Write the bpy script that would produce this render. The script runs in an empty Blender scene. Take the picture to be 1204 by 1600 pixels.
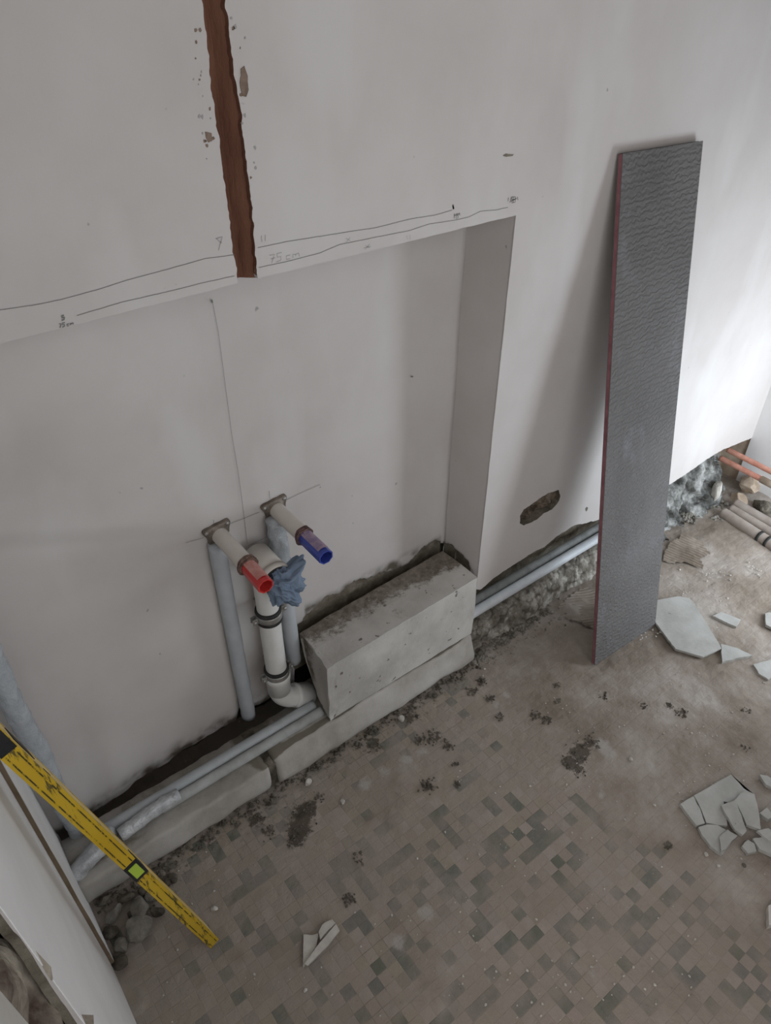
import bpy, bmesh, math, random
from mathutils import Vector, Matrix, noise
random.seed(7)
SC = bpy.context.scene
COL = SC.collection
R = math.radians

# ---------------------------------------------------------------- camera
EYE = Vector((0.0, 0.0, 1.6))
F_PX = 1140.7
PITCH, YAW = R(38.141), R(37.429)
cam_d = bpy.data.cameras.new('camera')
cam = bpy.data.objects.new('camera', cam_d)
COL.objects.link(cam)
cam_d.sensor_fit = 'VERTICAL'
cam_d.sensor_height = 24.0
cam_d.lens = F_PX / 1600 * 24.0
cam_d.clip_start = 0.01
FWD = Vector((math.sin(YAW) * math.cos(PITCH), math.cos(YAW) * math.cos(PITCH), -math.sin(PITCH)))
RIGHT = Vector((math.cos(YAW), -math.sin(YAW), 0))
UP = RIGHT.cross(FWD)
m = Matrix((RIGHT, UP, -FWD)).transposed().to_4x4()
m.translation = EYE
cam.matrix_world = m
SC.camera = cam

# ---------------------------------------------------------------- light
SC.view_settings.view_transform = 'Standard'
SC.view_settings.look = 'None'
SC.view_settings.gamma = 1
SC.view_settings.use_curve_mapping = False
SC.view_settings.exposure = 0.0
w = bpy.data.worlds.new('world'); SC.world = w; w.use_nodes = True
bg = w.node_tree.nodes['Background']
bg.inputs[0].default_value = (0.86, 0.93, 1.0, 1); bg.inputs[1].default_value = 1.0

def area(name, loc, target, sx, sy, power, col):
    l = bpy.data.lights.new(name, 'AREA'); l.shape = 'RECTANGLE'; l.size = sx; l.size_y = sy
    l.energy = power; l.color = col
    o = bpy.data.objects.new(name, l); COL.objects.link(o)
    o.location = loc
    d = Vector(target) - Vector(loc)
    o.rotation_euler = d.to_track_quat('-Z', 'Y').to_euler()
    return o
area('daylight_from_glazed_door', (2.12, 0.09, 0.44), (2.12, 1.0, 0.40), 0.46, 0.66, 12.5, (0.82, 0.91, 1.0))
area('added_fill_rear', (0.62, -0.42, 1.35), (0.62, 1.0, 1.0), 1.3, 1.6, 2.9, (1.0, 0.925, 0.875))  # fill lamp added behind the camera; no window is known there
area('daylight_from_doorway', (-0.50, -0.22, 1.15), (1.0, 0.45, 0.9), 0.6, 1.7, 8.8, (1.0, 0.93, 0.885))

# ---------------------------------------------------------------- where a point of the photo lies on a surface of the place
def ray(px, py):
    return FWD + RIGHT * ((px - 602) / F_PX) - UP * ((py - 800) / F_PX)
def on_floor(px, py, z=0.0):
    d = ray(px, py); t = (z - EYE.z) / d.z
    return (d.x * t, d.y * t)
def on_wall(px, py, y):
    d = ray(px, py); t = y / d.y
    return (d.x * t, EYE.z + d.z * t)

# ---------------------------------------------------------------- helpers
def tag(o, label=None, cat=None, group=None, kind=None):
    if label: o['label'] = label
    if cat: o['category'] = cat
    if group: o['group'] = group
    if kind: o['kind'] = kind
    return o
def obj(name, bm, mat, parent=None, smooth=False, kind=None):
    me = bpy.data.meshes.new(name)
    bmesh.ops.recalc_face_normals(bm, faces=bm.faces)
    bm.to_mesh(me); bm.free()
    for q in (mat if isinstance(mat, (list, tuple)) else [mat]): me.materials.append(q)
    if smooth:
        for p in me.polygons: p.use_smooth = True
    o = bpy.data.objects.new(name, me); COL.objects.link(o)
    if parent:
        o.parent = parent
        o.matrix_parent_inverse = Matrix.Translation(-parent.location)
    if kind: o['kind'] = kind
    return o
def empty(name, loc, label, cat, group=None):
    o = bpy.data.objects.new(name, None); COL.objects.link(o); o.location = loc
    o.empty_display_size = 0.02
    return tag(o, label, cat, group)
def N(x, y, z, s=1.0, seed=0.0):
    return noise.noise(Vector((x * s + seed, y * s + seed * 1.7, z * s - seed)))
def FB(x, y, z, s, octv=4, seed=0.0):
    a, t = 1.0, 0.0
    for i in range(octv):
        t += a * noise.noise(Vector((x * s + seed, y * s - seed, z * s + seed * 2))); a *= .5; s *= 2.03
    return t
def sstep(a, b, x):
    t = max(0.0, min(1.0, (x - a) / (b - a))); return t * t * (3 - 2 * t)

def box(bm, x0, x1, y0, y1, z0, z1, mi=0):
    v = [bm.verts.new((x, y, z)) for x in (x0, x1) for y in (y0, y1) for z in (z0, z1)]
    for f in ((0,1,3,2),(4,6,7,5),(0,4,5,1),(2,3,7,6),(0,2,6,4),(1,5,7,3)):
        bm.faces.new([v[i] for i in f]).material_index = mi
    return v
def tube(bm, pts, r, seg=20, wob=0.0, wseed=0.0, cap=True, inner=None, mi=0):
    """a round pipe along pts; r a number or one per point; inner = bore radius of an open end"""
    pts = [Vector(p) for p in pts]
    rs = r if isinstance(r, (list, tuple)) else [r] * len(pts)
    t0 = (pts[1] - pts[0]).normalized()
    n = t0.orthogonal().normalized()
    rings = []
    for i, p in enumerate(pts):
        t = (pts[min(i + 1, len(pts) - 1)] - pts[max(i - 1, 0)]).normalized()
        n = (n - t * n.dot(t)).normalized(); b = t.cross(n)
        ring = []
        for k in range(seg):
            a = 2 * math.pi * k / seg
            d = n * math.cos(a) + b * math.sin(a)
            rr = rs[i]
            if wob:
                q = p + d * rr
                rr += wob * (FB(q.x, q.y, q.z, 55, 3, wseed))
            ring.append(bm.verts.new(p + d * rr))
        rings.append(ring)
    for a, b_ in zip(rings, rings[1:]):
        for k in range(seg):
            bm.faces.new((a[k], a[(k + 1) % seg], b_[(k + 1) % seg], b_[k])).material_index = mi
    if cap:
        bm.faces.new(rings[0]).material_index = mi; bm.faces.new(rings[-1][::-1]).material_index = mi
    return rings
def hollow(bm, a, b, ro, ri, seg=24, mi=0):
    """a straight open tube with wall thickness"""
    a, b = Vector(a), Vector(b); t = (b - a).normalized(); n = t.orthogonal().normalized(); c = t.cross(n)
    L = []
    for p, r in ((a, ro), (b, ro), (b, ri), (a, ri)):
        L.append([bm.verts.new(p + (n * math.cos(2*math.pi*(k+.5)/seg) + c * math.sin(2*math.pi*(k+.5)/seg)) * r) for k in range(seg)])
    for i in range(4):
        A, B = L[i], L[(i + 1) % 4]
        for k in range(seg):
            bm.faces.new((A[k], A[(k+1) % seg], B[(k+1) % seg], B[k])).material_index = mi
def lerp_pts(a, b, n):
    a, b = Vector(a), Vector(b)
    return [a.lerp(b, i / n) for i in range(n + 1)]
def rock(bm, c, s, seed, sub=3, rough=.35, flat=.0, rot=None):
    """an angular lump: facets pressed into a ball"""
    rnd = random.Random(seed)
    ret = bmesh.ops.create_icosphere(bm, subdivisions=sub, radius=1.0)
    cuts = []
    for _ in range(9):
        d = Vector((rnd.gauss(0, 1), rnd.gauss(0, 1), rnd.gauss(0, 1))).normalized()
        cuts.append((d, rnd.uniform(.55, .9)))
    M = Matrix.Rotation(rnd.uniform(0, 6.28) if rot is None else rot, 3, 'Z')
    for v in ret['verts']:
        p = v.co.copy()
        for d, h in cuts:
            k = p.dot(d)
            if k > h: p -= d * (k - h)
        p *= 1 + rough * .35 * FB(p.x, p.y, p.z, 1.6, 3, seed * 1.3)
        p = Vector((p.x * s[0], p.y * s[1], p.z * s[2]))
        v.co = M @ p + Vector(c)
def sheet(bm, pts, z0, th, seed=0, tilt=(0, 0), n=5, jag=.002):
    """a broken slab: outline pts (x, y) with ragged edges, thickness th"""
    P = []
    for i, p in enumerate(pts):
        q = pts[(i + 1) % len(pts)]
        L = math.hypot(q[0] - p[0], q[1] - p[1]); nx, ny = (q[1] - p[1]) / L, -(q[0] - p[0]) / L
        k = max(2, int(L / .006))
        for j in range(k):
            t = j / k; x = p[0] + (q[0] - p[0]) * t; y = p[1] + (q[1] - p[1]) * t
            o = jag * FB(x, y, seed, 60, 3, seed)
            P.append((x + nx * o, y + ny * o))
    cx = sum(p[0] for p in P) / len(P); cy = sum(p[1] for p in P) / len(P)
    top = [bm.verts.new((x, y, z0 + th + tilt[0] * (x - cx) + tilt[1] * (y - cy))) for x, y in P]
    ins = [bm.verts.new((cx + (x - cx) * 1.0 - .0 , cy + (y - cy) * 1.0, z0 + th * .45 + tilt[0] * (x - cx) + tilt[1] * (y - cy))) for x, y in P]
    bot = [bm.verts.new((cx + (x - cx) * .985, cy + (y - cy) * .985, z0 + tilt[0] * (x - cx) + tilt[1] * (y - cy))) for x, y in P]
    k = len(P)
    ft = bm.faces.new(top); fb = bm.faces.new(bot[::-1])
    for A, B in ((top, ins), (ins, bot)):
        for i in range(k): bm.faces.new((A[i], A[(i+1) % k], B[(i+1) % k], B[i]))
    bmesh.ops.triangulate(bm, faces=[ft, fb])
def panel(outline, holes, y0, y1, bm=None, axis='y', mi_side=0):
    """a wall piece: 2D outline (u, z) with holes, from depth y0 (seen face) to y1"""
    bm = bm or bmesh.new()
    fr = []; edges = []
    loops = [outline] + list(holes)
    def co(u, z, d): return (u, d, z) if axis == 'y' else (d, u, z)
    vl = []
    for lp in loops:
        vs = [bm.verts.new(co(u, z, y0)) for u, z in lp]; vl.append(vs)
        for i in range(len(vs)): edges.append(bm.edges.new((vs[i], vs[(i+1) % len(vs)])))
    bmesh.ops.triangle_fill(bm, edges=edges, use_beauty=True, use_dissolve=False)
    front = list(bm.faces)
    off = (0, y1 - y0, 0) if axis == 'y' else (y1 - y0, 0, 0)
    mp = {}
    for vs in vl:
        for v in vs: mp[v] = bm.verts.new(v.co + Vector(off))
    for f in front: bm.faces.new([mp[v] for v in reversed(f.verts)])
    for vs in vl:
        for i in range(len(vs)):
            a, b = vs[i], vs[(i+1) % len(vs)]
            bm.faces.new((a, b, mp[b], mp[a])).material_index = mi_side
    return bm
def ragged(pts, amp, step=.006, seed=0, s=50):
    """the polyline pts with broken edges between its points"""
    out = []
    for p, q in zip(pts, pts[1:]):
        L = math.hypot(q[0] - p[0], q[1] - p[1]); k = max(1, int(L / step))
        nx, ny = (q[1] - p[1]) / L, -(q[0] - p[0]) / L
        for j in range(k):
            t = j / k; x = p[0] + (q[0] - p[0]) * t; y = p[1] + (q[1] - p[1]) * t
            o = amp * FB(x, y, seed, s, 3, seed)
            out.append((x + nx * o, y + ny * o))
    out.append(pts[-1]); return out
def in_poly(x, y, P):
    c = False; j = len(P) - 1
    for i in range(len(P)):
        if (P[i][1] > y) != (P[j][1] > y) and x < (P[j][0] - P[i][0]) * (y - P[i][1]) / (P[j][1] - P[i][1]) + P[i][0]: c = not c
        j = i
    return c

# ---------------------------------------------------------------- materials
class Mat:
    def __init__(s, name, rough=.9, spec=.2, metal=0.0):
        s.m = bpy.data.materials.new(name); s.m.use_nodes = True
        s.t = s.m.node_tree; s.b = s.t.nodes['Principled BSDF']
        s.b.inputs['Roughness'].default_value = rough
        s.b.inputs['Specular IOR Level'].default_value = spec
        s.b.inputs['Metallic'].default_value = metal
        tc = s.t.nodes.new('ShaderNodeTexCoord'); s.co = tc.outputs['Object']
    def n(s, kind, **kw):
        nd = s.t.nodes.new(kind)
        for k, v in kw.items():
            if k in nd.inputs: nd.inputs[k].default_value = v
            else: setattr(nd, k, v)
        return nd
    def link(s, a, b): s.t.links.new(a, b)
    def noise(s, scale, detail=4, rough=.55, stretch=None):
        nd = s.n('ShaderNodeTexNoise'); nd.inputs['Scale'].default_value = scale
        nd.inputs['Detail'].default_value = detail; nd.inputs['Roughness'].default_value = rough
        if stretch:
            mp = s.n('ShaderNodeMapping'); mp.inputs['Scale'].default_value = stretch
            s.link(s.co, mp.inputs[0]); s.link(mp.outputs[0], nd.inputs['Vector'])
        else: s.link(s.co, nd.inputs['Vector'])
        return nd.outputs['Fac']
    def ramp(s, fac, stops):
        r = s.n('ShaderNodeValToRGB'); e = r.color_ramp.elements
        while len(e) < len(stops): e.new(.5)
        for i, (p, c) in enumerate(stops):
            e[i].position = p; e[i].color = c if len(c) == 4 else (*c, 1)
        s.link(fac, r.inputs[0]); return r.outputs[0]
    def mix(s, a, b, fac, mode='MIX'):
        x = s.n('ShaderNodeMix', data_type='RGBA', blend_type=mode)
        for v, i in ((fac, 0), (a, 6), (b, 7)):
            if isinstance(v, (int, float)): x.inputs[i].default_value = v
            elif isinstance(v, tuple): x.inputs[i].default_value = v if len(v) == 4 else (*v, 1)
            else: s.link(v, x.inputs[i])
        return x.outputs[2]
    def attr(s, name):
        a = s.n('ShaderNodeAttribute'); a.attribute_name = name; return a.outputs['Fac']
    def math(s, op, a, b=0.0):
        x = s.n('ShaderNodeMath', operation=op)
        for v, i in ((a, 0), (b, 1)):
            if isinstance(v, (int, float)): x.inputs[i].default_value = v
            else: s.link(v, x.inputs[i])
        return x.outputs[0]
    def color(s, c):
        if isinstance(c, tuple): s.b.inputs['Base Color'].default_value = (*c, 1)
        else: s.link(c, s.b.inputs['Base Color'])
    def bump(s, h, strength=.3, dist=.002):
        bp = s.n('ShaderNodeBump'); bp.inputs['Strength'].default_value = strength; bp.inputs['Distance'].default_value = dist
        s.link(h, bp.inputs['Height']); s.link(bp.outputs[0], s.b.inputs['Normal'])

def two_tone(name, a, b, scale, rough=.9, spec=.2, metal=0, lo=.35, hi=.65, bstr=.3, bscale=None, dist=.002, stretch=None, speck=None):
    q = Mat(name, rough, spec, metal)
    c = q.ramp(q.noise(scale, 5, .6, stretch), [(lo, a), (hi, b)])
    if speck:
        c = q.mix(c, speck[0], q.ramp(q.noise(speck[1], 3, .6), [(speck[2], (0, 0, 0)), (speck[2] + .06, (1, 1, 1))]))
    q.color(c); q.bump(q.noise(bscale or scale * 4, 4, .6, stretch), bstr, dist)
    return q.m

M = {}
q = Mat('painted_plaster', .75, .25)
c = q.ramp(q.noise(2.2, 5, .6), [(.3, (.51, .47, .45)), (.5, (.565, .53, .508)), (.7, (.61, .58, .56))])
c = q.mix(c, (.64, .62, .60), q.ramp(q.noise(5.5, 3, .5, (1, 1, .35)), [(.54, (0, 0, 0)), (.68, (.6, .6, .6))]))
c = q.mix(c, (.30, .285, .26), q.ramp(q.noise(38, 2, .4), [(.765, (0, 0, 0)), (.79, (.8, .8, .8))]))
c = q.mix(c, (.13, .11, .085), q.attr('stain_shade'))
q.color(c); q.bump(q.noise(22, 6, .6), .18, .003); M['plaster'] = q.m

q = Mat('cement_render', .95, .1)
c = q.ramp(q.noise(26, 6, .65), [(.3, (.10, .085, .062)), (.52, (.20, .175, .135)), (.75, (.33, .30, .25))])
q.color(c); q.bump(q.noise(120, 5, .7), .7, .004); M['render'] = q.m

q = Mat('red_clay_brick', .9, .12)
c = q.ramp(q.noise(9, 5, .6, (1, 1, .25)), [(.3, (.12, .055, .035)), (.55, (.22, .105, .068)), (.75, (.32, .17, .115))])
c = q.mix(c, (.45, .33, .24), q.ramp(q.noise(60, 3, .6, (1, 1, .3)), [(.66, (0, 0, 0)), (.72, (.7, .7, .7))]))
q.color(c); q.bump(q.noise(70, 5, .7, (1, 1, .4)), .7, .004); M['brick'] = q.m

M['aac'] = two_tone('aerated_concrete', (.42, .40, .365), (.54, .52, .485), 7, bstr=.35, bscale=90, speck=((.17, .15, .125), 42, .70))
q = Mat('dusty_aerated_concrete', .95, .1)
c = q.ramp(q.noise(7, 5, .6), [(.35, (.42, .40, .37)), (.65, (.56, .54, .505))])
dirt = q.math('ADD', q.attr('stain_shade'), q.math('MULTIPLY', q.math('SUBTRACT', q.noise(34, 7, .78), .5), 1.9))
c = q.mix(c, q.ramp(q.noise(60, 4, .6), [(.35, (.12, .095, .07)), (.65, (.25, .215, .175))]), q.ramp(dirt, [(.42, (0, 0, 0)), (.70, (.9, .9, .9))]))
c = q.mix(c, (.12, .105, .085), q.ramp(q.noise(48, 3, .5), [(.68, (0, 0, 0)), (.72, (.85, .85, .85))]))
q.color(c); q.bump(q.noise(95, 5, .6), .4, .003); M['block'] = q.m

q = Mat('grimy_mortar', .95, .1)
c = q.ramp(q.noise(11, 6, .65), [(.28, (.11, .10, .075)), (.5, (.24, .22, .185)), (.7, (.38, .36, .32))])
q.color(c); q.bump(q.noise(80, 5, .7), .7, .005); M['mortar'] = q.m

q = Mat('kerb_plaster', .92, .12)
c = q.ramp(q.noise(6, 6, .6), [(.3, (.27, .25, .215)), (.5, (.40, .375, .34)), (.72, (.50, .48, .45))])
c = q.mix(c, (.15, .13, .095), q.ramp(q.math('ADD', q.attr('stain_shade'), q.math('MULTIPLY', q.math('SUBTRACT', q.noise(34, 5, .7), .5), .8)), [(.4, (0, 0, 0)), (.7, (.8, .8, .8))]))
q.color(c); q.bump(q.noise(60, 5, .6), .4, .003); M['kerb'] = q.m

q = Mat('broken_pale_mortar', .95, .1)
vo = q.n('ShaderNodeTexVoronoi'); vo.inputs['Scale'].default_value = 55; q.link(q.co, vo.inputs['Vector'])
c = q.ramp(q.noise(19, 6, .7), [(.34, (.13, .11, .085)), (.5, (.27, .245, .21)), (.62, (.50, .47, .42))])
c = q.mix(c, (.07, .06, .045), q.ramp(vo.outputs['Distance'], [(.55, (0, 0, 0)), (.85, (.8, .8, .8))]))
q.color(c); q.bump(q.math('ADD', q.noise(70, 5, .7), q.math('MULTIPLY', vo.outputs['Distance'], -.8)), .9, .009); M['ledge'] = q.m
M['gap_shade'] = two_tone('gap_shade', (.010, .009, .007), (.038, .032, .025), 30, bstr=.8, bscale=90, dist=.006)  # near-black colour standing in for the shade inside gaps
M['rubble'] = two_tone('grey_rubble', (.11, .10, .082), (.29, .27, .235), 24, bstr=.7, bscale=120, dist=.004)
M['rubble_dark'] = two_tone('dark_rubble', (.055, .048, .038), (.17, .15, .12), 30, bstr=.7, bscale=120, dist=.004)
M['slab'] = two_tone('grey_plaster_slab', (.36, .355, .33), (.46, .455, .43), 14, bstr=.4, bscale=110, speck=((.24, .23, .21), 70, .68))
M['chip'] = two_tone('pale_chip', (.44, .41, .37), (.58, .55, .50), 30, bstr=.4, bscale=150)
M['sand'] = two_tone('tan_render_lump', (.34, .26, .19), (.52, .43, .34), 18, bstr=.6, bscale=80)
M['foil_debris'] = two_tone('torn_grey_insulation', (.065, .065, .058), (.42, .42, .40), 15, rough=.5, spec=.5, bstr=.8, bscale=50, dist=.008, lo=.44, hi=.68)
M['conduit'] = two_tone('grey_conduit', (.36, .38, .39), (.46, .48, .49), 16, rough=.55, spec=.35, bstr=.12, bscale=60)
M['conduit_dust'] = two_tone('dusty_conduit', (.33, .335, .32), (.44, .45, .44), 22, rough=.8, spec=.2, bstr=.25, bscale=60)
M['conduit_dark'] = two_tone('shaded_conduit', (.17, .175, .17), (.26, .265, .26), 22, rough=.8, spec=.2, bstr=.25, bscale=60)  # darker copy of the dusty conduit, shade put into its colour
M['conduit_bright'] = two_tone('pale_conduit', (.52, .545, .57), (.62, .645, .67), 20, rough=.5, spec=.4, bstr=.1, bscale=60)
M['sleeve'] = two_tone('grey_pipe_sleeve', (.40, .425, .445), (.48, .50, .52), 12, rough=.7, spec=.25, bstr=.25, bscale=35, dist=.003)
q = Mat('clear_plastic_wrap', .25, .7)
c = q.ramp(q.noise(30, 5, .6), [(.3, (.40, .43, .455)), (.7, (.52, .55, .575))])
q.color(c); q.bump(q.noise(90, 5, .7), .9, .006); q.b.inputs['Roughness'].default_value = .16; M['wrap'] = q.m
M['white_pvc'] = two_tone('white_plastic', (.66, .65, .62), (.72, .71, .685), 20, rough=.4, spec=.45, bstr=.05)
M['cream_pvc'] = two_tone('cream_plastic', (.60, .555, .50), (.66, .62, .565), 14, rough=.5, spec=.35, bstr=.05)
M['rubber'] = two_tone('black_rubber', (.02, .02, .02), (.045, .045, .042), 40, rough=.6, bstr=.1)
M['steel'] = two_tone('zinc_steel', (.33, .32, .30), (.48, .47, .45), 60, rough=.42, spec=.5, metal=.7, bstr=.1)
M['brass'] = two_tone('tarnished_bracket', (.12, .095, .075), (.24, .20, .165), 60, rough=.5, spec=.5, metal=.45, bstr=.2)
M['tape'] = two_tone('brown_torn_collar', (.09, .055, .045), (.26, .17, .14), 130, rough=.8, bstr=.5)
M['dark_tape'] = two_tone('dark_torn_collar', (.05, .035, .035), (.20, .12, .11), 130, rough=.8, bstr=.5)
M['red'] = two_tone('red_plastic', (.52, .028, .030), (.60, .05, .045), 40, rough=.35, spec=.45, bstr=.05)
M['pink_label'] = two_tone('faded_pink_label', (.50, .20, .18), (.58, .33, .28), 60, rough=.6, bstr=.05)
M['blue'] = two_tone('blue_plastic', (.035, .055, .30), (.05, .08, .38), 40, rough=.35, spec=.45, bstr=.05)
M['blue_label'] = two_tone('faded_blue_label', (.25, .19, .30), (.40, .30, .36), 60, rough=.6, bstr=.05)
M['cloth'] = two_tone('blue_cloth', (.15, .20, .27), (.20, .255, .335), 24, rough=.95, spec=.1, bstr=.35, bscale=220, dist=.001)
M['copper'] = two_tone('dull_copper', (.50, .21, .15), (.66, .36, .27), 30, rough=.55, spec=.4, metal=.15, bstr=.15)
M['wood'] = two_tone('tan_wood', (.20, .145, .09), (.30, .225, .15), 10, bstr=.3, stretch=(1, 1, .2))
q = Mat('grey_board_face', .85, .2)
c = q.ramp(q.noise(5, 4, .6), [(.3, (.125, .119, .116)), (.7, (.162, .156, .152))])
c = q.mix(c, (.21, .21, .225), q.ramp(q.noise(14, 4, .6, (1, 1, .5)), [(.6, (0, 0, 0)), (.75, (.5, .5, .5))]))
q.color(c)
wv = q.n('ShaderNodeTexWave'); wv.bands_direction = 'Z'; wv.inputs['Scale'].default_value = 24; wv.inputs['Distortion'].default_value = 7
wv.inputs['Detail'].default_value = 4; wv.inputs['Detail Scale'].default_value = 3.0
q.link(q.co, wv.inputs['Vector'])
q.bump(q.math('MULTIPLY', wv.outputs['Fac'], q.noise(7, 4, .7)), .55, .006); M['board'] = q.m
M['board_core'] = two_tone('dusky_pink_foam', (.22, .085, .10), (.30, .13, .145), 30, bstr=.2)
q = Mat('yellow_lacquer', .45, .4)
c = q.ramp(q.noise(6, 3, .5), [(.3, (.50, .315, .012)), (.7, (.60, .40, .03))])
c = q.mix(c, (.06, .05, .02), q.ramp(q.noise(16, 7, .78, (5.5, 2.5, .55)), [(.56, (0, 0, 0)), (.60, (.9, .9, .9))]))
q.color(c); q.bump(q.noise(60, 3, .5), .1, .001); M['yellow'] = q.m
M['panel_white'] = two_tone('white_panel_paint', (.66, .65, .64), (.74, .73, .72), 4, bstr=.1)
q = Mat('worn_black_line', .6, .2)
c = q.mix((.05, .045, .02), (.55, .36, .02), q.ramp(q.noise(40, 6, .75), [(.50, (0, 0, 0)), (.56, (1, 1, 1))]))
q.color(c); M['worn_line'] = q.m
M['yellow_edge'] = two_tone('worn_yellow_edge', (.62, .46, .15), (.70, .56, .28), 20, rough=.5, bstr=.1)
M['black'] = two_tone('black_plastic', (.012, .012, .014), (.03, .03, .032), 30, rough=.5, bstr=.05)
q = Mat('green_vial', .1, .6); q.color((.40, .56, .06)); M['vial'] = q.m
q = Mat('pencil', .7, .3); q.color((.20, .19, .18)); M['pencil'] = q.m
q = Mat('faint_pencil', .7, .3); q.color((.36, .345, .33)); M['pencil_faint'] = q.m

# ================================================================ THE SETTING
YF, YB, XJ, ZL, XR, XL = 0.97, 1.11, 1.045, 1.20, 2.40, -0.077     # wall face, niche back, jamb, lintel, right and left walls

# ---- floor: worn mosaic of 24 mm tiles, one face each, under a film of dust and mortar
DARK = {12:[-17,-14,-1,6,8,10,13],16:[-16,-14,-13,-11,-6,-2,-1,1,3,4,5,18],14:[-14,-11,-10,-7,-3,-1,8,9],21:[-13],8:[-12,-9,4,5,9,10,11,13,15,16],9:[-12,-8,-1,2,5,6,10,11,12],17:[-11,-6,14,16],19:[-11,-10,-9,-8,-7],7:[-10,-7,-4,-2,-1,3,5,7,8,10,14,15,20],15:[-10,-3,-2,-1,1,12,13,14],24:[-10],20:[-9,-7],10:[-8,-3,0,3,5,15],13:[-8,-1,1,2,3,4,8],5:[-7,-2,5,20],3:[-5,8,13,15,16,20],6:[-5,-2,0,6,7,12,13,14,15,16,18,20],11:[-4,-3,1,2,5,8,13,15],1:[-3,-2,3,7,8,13,14],2:[-1,0,5,6,13,19,21],0:[0,1,2,10,11,21],4:[1,4,5,9,11,14,16,20],-2:[3,4,8,9,13,17,19,20],18:[3,15,16],-1:[5,7,10,12,13,16,20,22],-4:[6,14,16,17,19,20,22],-3:[6,8,14,15,16],-7:[8,11,14,16,17,20,22,23],-6:[8,9,10,19,21,24],22:[8],25:[9,17],-8:[11,12,15,20,23,24],-5:[12,14,15,24],-11:[15,17],-9:[15,16,21,24],-12:[17,18,20],-14:[18],23:[18],-13:[19],-10:[20]}
P_ = 0.0245; X0_, Y0_ = .4278, .2868; SUB = 4
i0, i1 = int((-.12 - X0_) / P_) - 1, int((2.42 - X0_) / P_) + 1
j0, j1 = int((-.18 - Y0_) / P_) - 1, int((1.16 - Y0_) / P_) + 1
A_ = on_floor(772, 1095); B_ = on_floor(1105, 1395)
LN = Vector((B_[0] - A_[0], B_[1] - A_[1])).normalized(); LP = Vector((-LN.y, LN.x))
if LP.dot(Vector((1, 1))) < 0: LP = -LP
stains = [(470,1285,20,1),(462,1310,14,1),(482,1262,12,.9),(905,1175,17,1.1),(900,1200,14,1),(925,1160,13,.9),(885,1190,9,.8),(870,1072,9,.9),(838,1118,9,.9),
          (853,1125,7,.8),(1005,1103,6,1),(1063,1112,10,.9),(1045,1103,5,.8),(942,1088,9,.8),(667,1226,12,1),(680,1150,14,.9),(655,1157,10,.8),(700,1165,8,.8),
          (740,1080,10,.8),(765,1092,8,.9),(752,1065,8,.8),(715,1225,5,.6),(712,1195,5,.5),(1043,1322,5,1),(545,1405,8,.9),(420,1300,12,.6),(400,1280,10,.6),
          (500,1245,9,.5),(585,1165,14,.5),(640,1120,12,.5),(780,1120,7,.7),(870,1095,6,.7),(1165,1170,7,.4),(1165,1110,6,.4),(250,1385,20,.5),(560,1345,9,.5)]
ST = [(*on_floor(a, b), r_ / 1140.7 * 2.0, k) for a, b, r_, k in stains]
whites = [(500,1215,12,.5),(530,1235,10,.4),(570,1225,13,.8),(600,1205,12,.8),(635,1185,12,.9),(660,1172,10,.8),(775,1100,8,.8),(790,1085,9,.8),(665,1425,12,1),(622,1470,11,1),
          (765,1530,5,.6),(810,1270,9,.5),(940,1165,16,.9),(955,1180,10,.7),(940,1240,9,.8),(1015,1195,9,.6),(1065,1165,9,.5),(1020,1205,9,.5),(1030,1035,9,.5),(925,1520,7,.7),(1150,1080,22,.4),(1180,1050,20,.5)]
WH = [(*on_floor(a, b), r_ / 1140.7 * 2.0, k) for a, b, r_, k in whites]
bm = bmesh.new()
step = P_ / SUB
nx, ny = (i1 - i0) * SUB, (j1 - j0) * SUB
V_ = []; cov = []; sta_shade = []; whi = []
for j in range(ny + 1):
    y = Y0_ + j0 * P_ + j * step
    for i in range(nx + 1):
        x = X0_ + i0 * P_ + i * step
        n1 = FB(x, y, 0, 7, 4, 3)
        d = (Vector((x, y)) - Vector(A_)).dot(LP)
        c_ = sstep(-.09, .07, d + .10 * n1)
        c_ = max(c_, .8 * sstep(.25, .6, FB(x, y, 0, 6, 3, 11) + .2 * N(x, y, 0, 30)))
        s_ = 0; w_ = 0
        for sx, sy, r_, k in ST:
            q2 = (x - sx) ** 2 + (y - sy) ** 2
            if q2 < (3 * r_) ** 2: s_ += k * math.exp(-q2 / r_ ** 2)
        for sx, sy, r_, k in WH:
            q2 = (x - sx) ** 2 + (y - sy) ** 2
            if q2 < (3 * r_) ** 2: w_ += k * math.exp(-q2 / r_ ** 2)
        if y > 1.02 and x < .56: s_ += 3  # void behind the conduits: its shade painted into the floor
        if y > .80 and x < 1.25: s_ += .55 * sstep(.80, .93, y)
        h = .0025 * c_ * (1 + 1.2 * FB(x, y, 0, 9, 4, 5)) + .0012 * N(x, y, 0, 60) + .003 * min(1, s_) * max(0, .3 + N(x, y, 1, 70))
        if x > 1.0: h += .008 * sstep(1.0, 1.5, x) * FB(x, y, 0, 5, 6, 9)
        V_.append(bm.verts.new((x, y, h - .003)))
        cov.append(c_); sta_shade.append(s_); whi.append(w_)
dark = []
rd = random.Random(5)
rand_dark = {}
for j in range(ny):
    for i in range(nx):
        a = j * (nx + 1) + i
        bm.faces.new((V_[a], V_[a + 1], V_[a + nx + 2], V_[a + nx + 1]))
        ti, tj = i // SUB + i0, j // SUB + j0
        if (ti, tj) not in rand_dark:
            known = ti in DARK.get(tj, ())
            free = tj < -9 or (tj > 20 and rd.random() < .6)
            rand_dark[(ti, tj)] = 1.0 if known else (1.0 if free and rd.random() < .25 else (.3 if rd.random() < .06 else 0.0))
        dark.append(rand_dark[(ti, tj)])
q = Mat('dusty_mosaic', .85, .2)
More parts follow.
